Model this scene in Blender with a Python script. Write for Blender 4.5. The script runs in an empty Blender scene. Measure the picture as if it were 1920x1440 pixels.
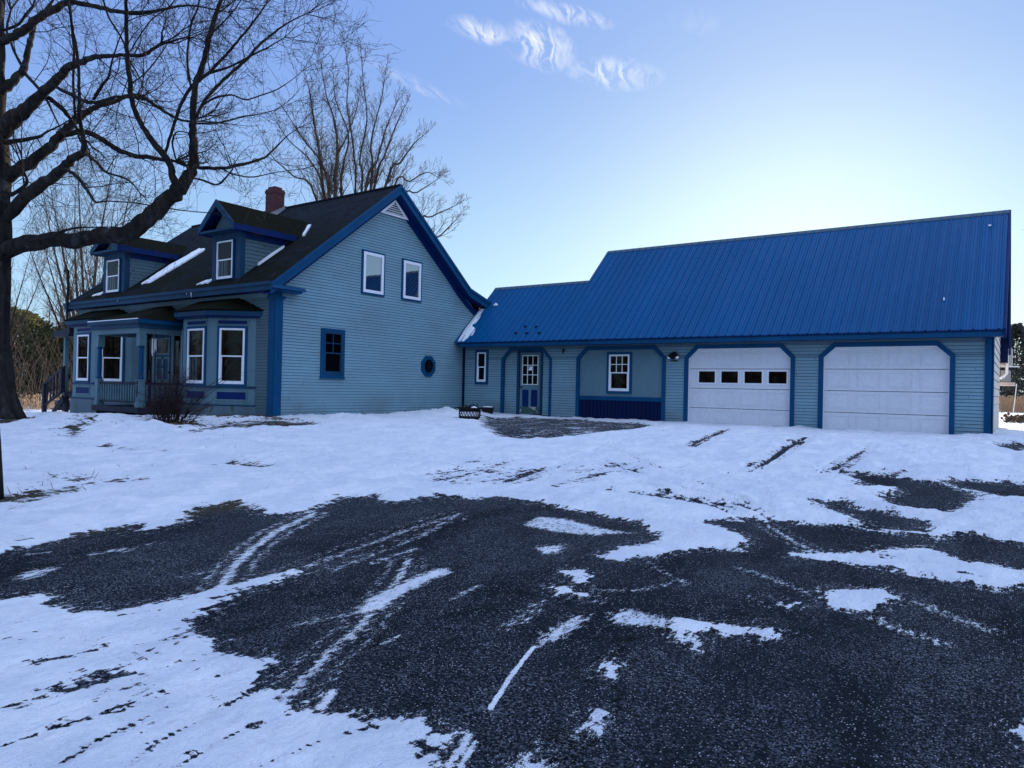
import bpy, math, random
import numpy as np
from mathutils import Vector, Matrix, Quaternion
random.seed(7); rng = np.random.default_rng(7)
SC = bpy.context.scene; COL = SC.collection
SKY_TINT = (1, 1, 1, 1); CLOUD_COL = (2.7, 2.7, 2.7, 1); SKY_STR = .15; EXPO = 1.5; SKY_DUST = 1.0; SKY_OZ = 1.6; SKY_G = (.11, .15, .22); SKY_K = (2.8, 3.2, 1.4); HAZE = (.38, .61, 1.5); OVERHEAD_FILL = (1.95, 2.3, 2.9); HORI = (.42, .62, .30)
C_SIDE = (.175, .315, .375); C_TRIM = (.001, .060, .15); C_PANEL = (.001, .018, .10); C_NAVY = (.001, .008, .05); C_METAL = (.000, .080, .22)
ST_ANG = math.radians(-35)
# ------------------------------------------------------------------ camera
YAW, PITCH, ROLL = -0.6154555, 0.00613019, 0.02121758
CAMZ = 1.55
fw = Vector((math.sin(YAW)*math.cos(PITCH), math.cos(YAW)*math.cos(PITCH), math.sin(PITCH)))
r_ = Vector((math.cos(YAW), -math.sin(YAW), 0)); u_ = r_.cross(fw)
rt = math.cos(ROLL)*r_ + math.sin(ROLL)*u_; up = -math.sin(ROLL)*r_ + math.cos(ROLL)*u_
cd = bpy.data.cameras.new('camera'); cam = bpy.data.objects.new('camera', cd); COL.objects.link(cam)
cd.sensor_fit = 'HORIZONTAL'; cd.sensor_width = 36; cd.lens = 36*1355.85/1920
cd.clip_start = 0.05; cd.clip_end = 8000
M = Matrix.Identity(4)
for i in range(3): M[i][0] = rt[i]; M[i][1] = up[i]; M[i][2] = -fw[i]
M[2][3] = CAMZ; cam.matrix_world = M
SC.camera = cam
# ------------------------------------------------------------------ sky, sun, exposure
SUN = Vector((-0.225, 0.95, 0.205)).normalized()
SUN_EL = math.asin(SUN.z); SUN_ROT = math.atan2(SUN.x, SUN.y)
W = bpy.data.worlds.new('World'); SC.world = W; W.use_nodes = True
nt = W.node_tree; nt.nodes.clear()
N = nt.nodes.new; Lk = nt.links.new
def wmath(op, a, b=None, c=None, clamp=False):
    n = N('ShaderNodeMath'); n.operation = op; n.use_clamp = clamp
    for i, v in enumerate((a, b, c)):
        if v is None: continue
        if isinstance(v, (int, float)): n.inputs[i].default_value = v
        else: Lk(v, n.inputs[i])
    return n.outputs[0]
sky = N('ShaderNodeTexSky'); sky.sky_type = 'NISHITA'; sky.sun_disc = False
sky.sun_elevation = SUN_EL; sky.sun_rotation = SUN_ROT
sky.air_density = 1.0; sky.dust_density = SKY_DUST; sky.ozone_density = SKY_OZ; sky.altitude = 100
bg = N('ShaderNodeBackground'); out = N('ShaderNodeOutputWorld')
tc = N('ShaderNodeTexCoord'); sx = N('ShaderNodeSeparateXYZ'); Lk(tc.outputs['Generated'], sx.inputs[0])
zc = wmath('MAXIMUM', sx.outputs[2], 0.05)
px = wmath('DIVIDE', sx.outputs[0], zc); py = wmath('DIVIDE', sx.outputs[1], zc)
cp = N('ShaderNodeCombineXYZ'); Lk(px, cp.inputs[0]); Lk(py, cp.inputs[1])
# wisps of cirrus: soft ellipses on the cloud plane, torn by stretched noise
nz0 = N('ShaderNodeTexNoise'); nz0.inputs['Scale'].default_value = 5; nz0.inputs['Detail'].default_value = 4
Lk(cp.outputs[0], nz0.inputs['Vector'])
off = N('ShaderNodeVectorMath'); off.operation = 'MULTIPLY_ADD'
Lk(nz0.outputs['Color'], off.inputs[0]); off.inputs[1].default_value = (.09, .09, 0); Lk(cp.outputs[0], off.inputs[2])
off2 = N('ShaderNodeVectorMath'); off2.operation = 'SUBTRACT'; Lk(off.outputs[0], off2.inputs[0]); off2.inputs[1].default_value = (.045, .045, 0)
tot = None
for (cx, cy, ang, ln, wd, k) in [(-1.25,1.60,83,.10,.055,1.1),(-1.165,1.76,100,.15,.085,1.3),(-1.07,2.04,66,.14,.10,1.05),(-1.005,1.64,62,.13,.05,1.0),(-1.655,1.75,88,.22,.04,.35),(-.735,1.86,75,.08,.05,.16)]:
    mp = N('ShaderNodeMapping'); mp.vector_type = 'TEXTURE'
    mp.inputs['Location'].default_value = (cx, cy, 0); mp.inputs['Rotation'].default_value = (0, 0, math.radians(ang)); mp.inputs['Scale'].default_value = (ln, wd, 1)
    Lk(off2.outputs[0], mp.inputs[0])
    vl = N('ShaderNodeVectorMath'); vl.operation = 'LENGTH'; Lk(mp.outputs[0], vl.inputs[0])
    e = wmath('MULTIPLY', wmath('SUBTRACT', 1.25, vl.outputs['Value'], clamp=True), k)
    tot = e if tot is None else wmath('MAXIMUM', tot, e)
mp = N('ShaderNodeMapping'); mp.vector_type = 'TEXTURE'; mp.inputs['Rotation'].default_value = (0, 0, math.radians(112)); mp.inputs['Scale'].default_value = (.17, .034, 1)
Lk(off2.outputs[0], mp.inputs[0])
nz = N('ShaderNodeTexNoise'); nz.inputs['Scale'].default_value = 1.0; nz.inputs['Detail'].default_value = 6; nz.inputs['Roughness'].default_value = .6; nz.inputs['Distortion'].default_value = .8
Lk(mp.outputs[0], nz.inputs['Vector'])
wsp = wmath('MULTIPLY', wmath('SUBTRACT', nz.outputs['Fac'], .42, clamp=True), 4.0, clamp=True)
cl = wmath('MULTIPLY', wmath('MULTIPLY', tot, wsp), .75, clamp=True)
mx = N('ShaderNodeMix'); mx.data_type = 'RGBA'; Lk(cl, mx.inputs['Factor'])
tint = N('ShaderNodeMix'); tint.data_type = 'RGBA'; tint.blend_type = 'MULTIPLY'; tint.inputs['Factor'].default_value = 1
tint.inputs[7].default_value = SKY_TINT

# soft shoulder so that the aureole does not swamp the rest of the sky
sp3 = N('ShaderNodeSeparateColor'); Lk(sky.outputs[0], sp3.inputs[0]); cb3 = N('ShaderNodeCombineColor')
# even sky haze, plus an added out-of-frame overhead glow to brighten the snow
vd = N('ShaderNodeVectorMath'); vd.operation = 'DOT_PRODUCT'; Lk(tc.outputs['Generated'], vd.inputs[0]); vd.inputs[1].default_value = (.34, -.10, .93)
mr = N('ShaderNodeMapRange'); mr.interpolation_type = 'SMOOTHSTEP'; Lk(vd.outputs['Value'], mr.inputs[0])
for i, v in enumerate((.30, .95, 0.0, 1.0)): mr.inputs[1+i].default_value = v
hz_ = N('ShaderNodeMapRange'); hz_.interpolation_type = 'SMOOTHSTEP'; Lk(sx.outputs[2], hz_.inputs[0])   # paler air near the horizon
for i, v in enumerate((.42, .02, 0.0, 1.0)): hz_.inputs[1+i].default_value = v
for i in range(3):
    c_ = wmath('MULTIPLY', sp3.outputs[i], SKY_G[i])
    Lk(wmath('ADD', wmath('DIVIDE', c_, wmath('ADD', 1.0, wmath('DIVIDE', c_, SKY_K[i]))), wmath('MULTIPLY_ADD', mr.outputs[0], OVERHEAD_FILL[i], wmath('MULTIPLY_ADD', hz_.outputs[0], HORI[i], HAZE[i]))), cb3.inputs[i])
Lk(cb3.outputs[0], tint.inputs[6]); Lk(tint.outputs[2], mx.inputs[6]); mx.inputs[7].default_value = CLOUD_COL
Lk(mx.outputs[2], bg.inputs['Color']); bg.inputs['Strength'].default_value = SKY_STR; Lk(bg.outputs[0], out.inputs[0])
sl = bpy.data.lights.new('sun', 'SUN'); sl.energy = 3.2; sl.angle = math.radians(.5); sl.color = (1, .86, .68)
so = bpy.data.objects.new('sun', sl); COL.objects.link(so); so.rotation_euler = (-SUN).to_track_quat('-Z', 'Y').to_euler()
SC.view_settings.view_transform = 'Standard'; SC.view_settings.look = 'None'; SC.view_settings.gamma = 1
SC.view_settings.use_curve_mapping = False; SC.view_settings.exposure = EXPO
SC.render.engine = 'CYCLES'
POLYS = {'A0':[[-6.3,2.25],[-6.38,2.48],[-6.42,2.67],[-6.51,2.91],[-6.51,3.18],[-6.42,3.43],[-6.22,3.25],[-6.17,3.39],[-6.2,3.54],[-6.26,3.7],[-6.47,3.83],[-6.53,3.72],[-6.58,3.91],[-6.64,4.17],[-6.62,4.46],[-6.52,4.48],[-6.38,4.4],[-6.25,4.45],[-5.97,4.37],[-5.8,4.43],[-5.7,4.67],[-5.85,4.96],[-5.95,5.22],[-5.93,5.46],[-5.77,5.67],[-5.47,5.53],[-5.33,5.79],[-5.29,6.09],[-4.92,6.19],[-4.78,6.5],[-4.53,6.46],[-4.23,6.53],[-3.88,6.49],[-3.57,6.5],[-3.36,6.46],[-3.16,6.4],[-2.9,6.34],[-2.69,6.12],[-2.56,5.92],[-2.61,5.72],[-2.7,5.49],[-2.72,5.17],[-2.63,5.15],[-2.5,5.22],[-2.37,5.5],[-2.29,5.73],[-2.09,5.94],[-1.93,6.09],[-1.94,6.35],[-2.07,6.57],[-2.32,6.74],[-2.55,6.8],[-2.46,7.05],[-2.17,7.21],[-1.94,7.32],[-1.49,7.53],[-1.2,7.59],[-1.13,7.61],[-0.93,7.6],[-0.7,7.67],[-0.62,7.56],[-0.55,7.92],[-0.32,8.06],[0.02,7.87]],'dark':{'A':[[-2.04,10.74],[-1.86,11.08],[-1.38,11.18],[-1.01,10.97],[-0.64,10.81],[-0.39,10.35],[-0.5,9.31],[-0.66,8.83],[-0.9,8.79],[-1.17,8.9],[-1.35,9.43],[-1.24,9.82],[-1.32,10.2],[-1.7,10.1],[-1.8,10.52]],'A2':[[-0.91,11.27],[-0.62,11.53],[-0.18,11.61],[0.25,11.45],[0.23,10.49],[-0.21,10.43],[-0.46,10.64],[-0.76,10.84]],'B':[[-1.91,8.63],[-1.7,8.81],[-1.44,8.6],[-1.17,8.56],[-0.81,8.39],[-0.74,8.11],[-0.76,7.83],[-0.96,7.68],[-1.1,7.72],[-1.18,7.65],[-1.32,7.9],[-1.51,8.11],[-1.76,8.32]],'H':[[-4.15,2.05],[-4.22,2.12],[-4.26,2.31],[-4.21,2.59],[-4.14,2.52],[-4.09,2.28],[-4.09,2.1]],'I':[[-3.23,2.08],[-3.29,2.21],[-3.28,2.32],[-3.24,2.27],[-3.21,2.15]],'J':[[-3.67,2.05],[-3.69,2.12],[-3.6,2.14],[-3.58,2.08]],'w1':[[-6.77,2.47],[-6.77,2.55],[-6.63,2.56],[-6.59,2.49]],'rs':[[-0.42,17.08],[0.12,17.91],[0.1,15.76],[-0.21,16.19]]},'snow':{'D':[[-1.49,6.19],[-1.29,6.5],[-0.95,6.67],[-0.94,6.89],[-0.65,7.2],[-0.52,7.03],[-0.36,6.92],[-0.18,6.92],[0.16,6.88],[0.15,6.52],[-0.16,6.21],[-0.32,6.2],[-0.56,6.23],[-0.78,6.25],[-0.95,6.2],[-1.14,6.28],[-1.38,6.18]],'G':[[-5.2,1.87],[-5.14,2.02],[-5.06,2.13],[-4.95,1.99],[-4.8,1.99],[-4.68,2.09],[-4.6,2.04],[-4.44,2.18],[-4.4,2.29],[-4.36,2.5],[-4.35,2.71],[-4.37,2.86],[-4.32,2.97],[-4.33,3.19],[-4.32,3.4],[-4.23,3.38],[-4.16,3.06],[-4.21,2.89],[-4.14,2.81],[-4.06,2.64],[-3.94,2.39],[-3.84,2.2],[-3.73,2.31],[-3.6,2.27],[-3.45,2.2],[-3.35,2.24],[-3.28,2.32],[-3.18,2.33],[-3.08,2.29],[-2.97,2.18],[-2.92,2.09],[-2.86,2.16],[-2.81,2.15],[-2.77,2.07],[-2.64,2.14],[-2.53,2.15],[-2.35,2.2],[-2.23,2.22],[-2.16,2.34],[-2.1,2.38],[-1.99,2.32],[-1.92,2.33],[-1.93,2.26],[-1.98,2.19],[-1.89,2.18],[-1.81,2.13]],'P1':[[-1.15,5.29],[-1.07,5.43],[-0.86,5.61],[-0.77,5.67],[-0.7,5.54],[-0.74,5.37],[-0.76,5.26],[-0.87,5.07],[-1.0,5.08]],'P2':[[-1.42,4.91],[-1.35,4.98],[-1.2,4.94],[-1.2,4.89],[-1.32,4.88]],'P3':[[-1.71,4.06],[-1.71,4.22],[-1.67,4.26],[-1.56,4.26],[-1.41,4.31],[-1.3,4.36],[-1.23,4.44],[-1.15,4.41],[-1.14,4.3],[-1.18,4.26],[-1.26,4.25],[-1.4,4.18],[-1.51,4.14],[-1.56,4.1],[-1.56,4.05],[-1.47,4.01],[-1.44,3.94],[-1.45,3.87],[-1.5,3.86],[-1.57,3.97],[-1.66,4.03]],'P4':[[-2.62,4.25],[-2.56,4.31],[-2.47,4.27],[-2.34,4.3],[-2.29,4.23],[-2.32,4.18],[-2.43,4.19],[-2.5,4.14]],'P6':[[-1.54,2.93],[-1.51,2.92],[-1.5,2.87],[-1.48,2.75],[-1.49,2.7],[-1.52,2.81]],'P7':[[-1.75,3.32],[-1.74,3.45],[-1.68,3.35],[-1.68,3.29]],'P8':[[0.01,3.87],[0.06,3.95],[0.06,3.81],[0.02,3.81]],'P10':[[-2.74,4.62],[-2.68,4.7],[-2.58,4.65],[-2.51,4.51],[-2.54,4.46]]},'thin':{'T7':[[-2.09,4.04],[-2.03,4.21],[-1.74,4.21],[-1.69,4.05],[-1.84,3.96],[-1.98,3.9]],'P5':[[-2.17,3.33],[-2.23,3.5],[-2.25,3.74],[-2.22,3.9],[-2.16,3.97],[-2.13,3.84],[-2.11,3.69],[-2.1,3.5],[-2.13,3.37]],'T8':[[-3.79,5.58],[-3.88,5.99],[-3.63,6.08],[-3.16,5.98],[-2.85,5.99],[-3.11,5.67],[-3.42,5.56]],'P9':[[-1.62,2.28],[-1.62,2.44],[-1.61,2.52],[-1.56,2.41],[-1.45,2.43],[-1.39,2.32],[-1.56,2.19]],'k1':[[-3.31,5.03],[-3.14,5.28],[-3.03,5.05],[-3.11,4.89]],'k2':[[-5.61,2.07],[-5.72,2.24],[-5.64,2.44],[-5.54,2.28],[-5.49,2.09]]},'bare':{'door':[[[-12.6,16.11],[-12.73,18.04],[-10.84,18.67],[-8.47,18.02],[-7.45,17.26],[-6.89,13.88],[-7.0,12.07],[-7.48,10.78],[-8.22,11.05],[-9.73,12.59]],-0.28],'walk':[[[-15.28,6.4],[-16.93,7.52],[-15.34,7.33],[-13.44,6.15],[-12.6,5.52],[-13.4,5.58]],0.05],'w2':[[[-12.44,5.29],[-11.73,5.61],[-10.34,5.95],[-10.06,5.83],[-10.82,5.48],[-11.87,5.13]],0.1],'w3':[[[-8.94,5.23],[-8.94,5.84],[-8.66,6.23],[-8.12,6.1],[-7.95,5.8],[-8.55,5.59]],0.1],'w4':[[[-7.72,5.96],[-7.17,6.03],[-7.03,5.95],[-7.56,5.84]],0.15],'lawn1':[[[-8.6,3.16],[-8.99,3.51],[-8.6,3.95],[-8.06,3.81],[-8.06,3.44],[-7.73,2.93],[-7.52,2.68]],0.2],'lawn2':[[[-10.46,3.72],[-9.71,4.14],[-8.19,4.53],[-8.4,3.91],[-9.23,3.6]],0.45],'lawn3':[[[-8.85,3.94],[-8.74,4.5],[-8.19,4.53],[-8.31,3.99]],0.3],'wall1':[[[-13.56,9.08],[-14.54,10.3],[-14.48,10.91],[-13.67,10.82],[-12.48,10.6],[-11.82,9.89],[-11.89,9.42],[-12.59,9.17],[-12.55,8.65]],-0.3],'wall2':[[[-13.5,8.5],[-14.37,9.63],[-14.42,10.5],[-12.39,8.66],[-12.05,7.64],[-12.18,7.1]],0.15],'shrub':[[[-14.65,7.74],[-15.95,8.79],[-14.33,8.59],[-13.07,8.06],[-12.74,7.32],[-13.54,7.36]],-0.3],'porch':[[[-18.13,8.05],[-18.69,8.92],[-17.06,9.53],[-15.13,8.33],[-16.37,8.04],[-16.28,7.34]],-0.3],'tree':[[[-16.4,5.11],[-17.24,6.1],[-19.67,7.52],[-17.3,7.35],[-16.54,6.52],[-16.17,5.73]],-0.4],'pole':[[[-8.27,2.77],[-8.62,3.14],[-8.48,3.26],[-8.18,3.01]],-0.2],'mid1':[[[-6.04,7.05],[-5.79,7.07],[-5.59,6.72],[-5.75,6.57]],0.12],'mid2':[[[-7.28,8.75],[-5.37,8.4],[-4.95,10.18],[-4.2,9.49],[-4.27,7.15],[-5.2,6.75],[-6.01,6.72]],0.5],'trk1':[[[-4.85,12.31],[-5.19,14.03],[-5.73,16.69],[-5.21,15.5],[-4.75,13.11],[-4.57,11.85]],0.15],'trk2':[[[-3.21,10.4],[-3.3,11.75],[-3.66,15.71],[-3.41,15.05],[-3.13,11.75],[-3.04,10.07]],0.15],'trk3':[[[-2.23,11.17],[-2.27,13.44],[-2.37,14.82],[-2.25,14.48],[-1.98,12.22],[-1.95,10.82]],0.3],'trk4':[[[-4.2,7.64],[-3.42,7.9],[-2.41,7.83],[-2.37,7.53],[-3.18,7.34],[-4.04,7.36]],0.3],'rm1':[[[-1.6,11.57],[-1.23,11.91],[-1.29,11.26],[-1.6,11.14]],0.1],'rm2':[[[-0.4,12.06],[-0.1,12.51],[0.03,12.17],[-0.21,11.79]],0.05],'mid3':[[[-4.16,5.84],[-4.16,6.32],[-4.41,6.28]],0.3],'fore1':[[[-4.65,1.67],[-3.9,2.18],[-3.38,2.06],[-3.27,1.59],[-3.63,1.31]],0.45],'fore2':[[[-3.28,1.58],[-3.45,1.85],[-3.34,1.84],[-3.18,1.57]],0.25],'fore3':[[[-2.73,1.43],[-2.83,1.61],[-2.78,1.61],[-2.66,1.48]],0.1],'fore4':[[[-2.61,2.1],[-2.42,2.18],[-2.21,2.17],[-1.98,2.0],[-2.23,1.81],[-2.6,1.93]],0.45],'fore5':[[[-3.51,1.66],[-3.56,1.77],[-3.48,1.75],[-3.44,1.65]],0.15],'fore6':[[[-3.43,1.79],[-3.44,1.84],[-3.37,1.82],[-3.37,1.77]],0.05]},'tracks':[[[[-4.36,2.84],[-4.72,3.19],[-5.01,3.55],[-5.33,4.02],[-5.59,4.61]],0.3,0.75],[[[-4.28,3.39],[-4.36,3.95],[-4.48,4.67],[-4.52,5.44]],0.35,0.5],[[[-4.07,3.53],[-4.15,4.03],[-4.27,4.79],[-4.56,5.58]],0.08,0.5],[[[-2.68,2.04],[-2.91,2.47],[-3.18,3.06],[-3.51,3.62],[-3.84,4.1]],0.28,0.62],[[[-3.3,3.19],[-3.4,3.5],[-3.45,3.82],[-3.45,4.04]],0.16,0.95],[[[-3.03,3.73],[-3.04,3.97]],0.05,0.6],[[[-3.01,3.62],[-3.02,3.85]],0.04,0.6],[[[-1.94,2.63],[-2.06,2.96],[-2.17,3.33]],0.025,1.3],[[[-2.54,2.16],[-2.62,2.31]],0.05,0.95],[[[-1.76,5.54],[-1.47,5.44],[-1.21,5.27]],0.12,0.45],[[[-0.74,5.01],[-0.55,4.88],[-0.32,4.81]],0.14,0.5],[[[-1.98,7.11],[-1.69,6.72],[-1.34,6.35]],0.25,0.6],[[[-0.56,5.52],[-0.37,5.4],[-0.16,5.24]],0.18,0.45],[[[-2.44,5.25],[-1.92,4.92]],0.15,0.35],[[[-1.79,2.16],[-1.83,2.3],[-1.87,2.39]],0.04,1.0],[[[-1.75,2.18],[-1.79,2.29],[-1.82,2.37]],0.03,0.9],[[[-2.84,2.84],[-2.85,2.98]],0.03,0.8],[[[-3.43,2.75],[-3.34,2.99],[-3.29,3.2]],0.1,0.45],[[[-5.79,2.67],[-5.77,2.92]],0.08,0.6],[[[-6.15,2.38],[-6.09,2.5]],0.06,0.6],[[[-5.68,2.86],[-5.75,3.15]],0.1,0.4],[[[-4.77,2.83],[-4.67,3.07]],0.1,0.4],[[[-2.44,3.48],[-2.47,3.68],[-2.53,3.93]],0.15,0.45],[[[-2.39,4.39],[-2.15,4.54],[-2.01,4.85]],0.07,0.5],[[[-3.99,3.88],[-4.01,4.24],[-4.0,4.36]],0.1,0.5]],'snowtracks':[[[[-5.43,9.87],[-3.71,8.55],[-2.37,7.7],[-1.67,7.03]],0.3,0.45],[[[-5.48,10.67],[-3.4,8.83],[-2.04,7.5]],0.22,0.4],[[[-5.17,7.24],[-5.68,10.13],[-6.96,18.01]],0.3,0.45],[[[-6.37,6.16],[-6.02,7.8],[-5.93,11.54]],0.25,0.35],[[[-3.35,8.72],[-3.06,10.41],[-3.66,15.71]],0.3,0.75],[[[-2.89,9.81],[-2.2,11.02],[-2.26,14.15]],0.3,0.6],[[[-4.72,12.0],[-5.65,16.81]],0.25,0.7],[[[-3.42,7.9],[-2.87,9.3],[-1.74,9.97]],0.25,0.35],[[[-4.02,8.27],[-3.06,7.81],[-2.21,7.2]],0.25,0.5],[[[-6.76,5.37],[-6.21,6.55],[-4.64,6.82]],0.2,0.3],[[[-7.72,6.85],[-7.46,8.57],[-6.74,10.2]],0.25,0.3],[[[-4.08,9.59],[-2.44,10.21],[-1.39,12.08]],0.2,0.3],[[[-4.49,1.61],[-4.42,2.02],[-4.22,2.45]],0.1,0.5],[[[-4.04,1.46],[-3.94,1.91],[-3.76,2.19]],0.1,0.5],[[[-3.63,1.31],[-3.57,1.68],[-3.42,2.14]],0.08,0.5],[[[-3.28,1.19],[-3.21,1.63],[-3.17,2.13]],0.08,0.5],[[[-2.76,1.41],[-2.83,1.59],[-2.9,2.06]],0.06,0.55],[[[-2.6,1.53],[-2.65,1.83],[-2.59,2.08]],0.06,0.5],[[[-2.36,1.71],[-2.32,1.98],[-2.23,2.19]],0.05,0.5],[[[-2.96,1.25],[-3.05,1.53],[-3.09,1.99]],0.06,0.45],[[[-1.14,7.69],[-0.59,8.58],[0.02,8.81]],0.2,0.4],[[[-1.07,6.19],[-0.55,6.44],[0.02,6.57]],0.12,0.4],[[[-0.94,6.59],[-0.37,6.5],[0.02,6.65]],0.12,0.4]]}
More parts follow.
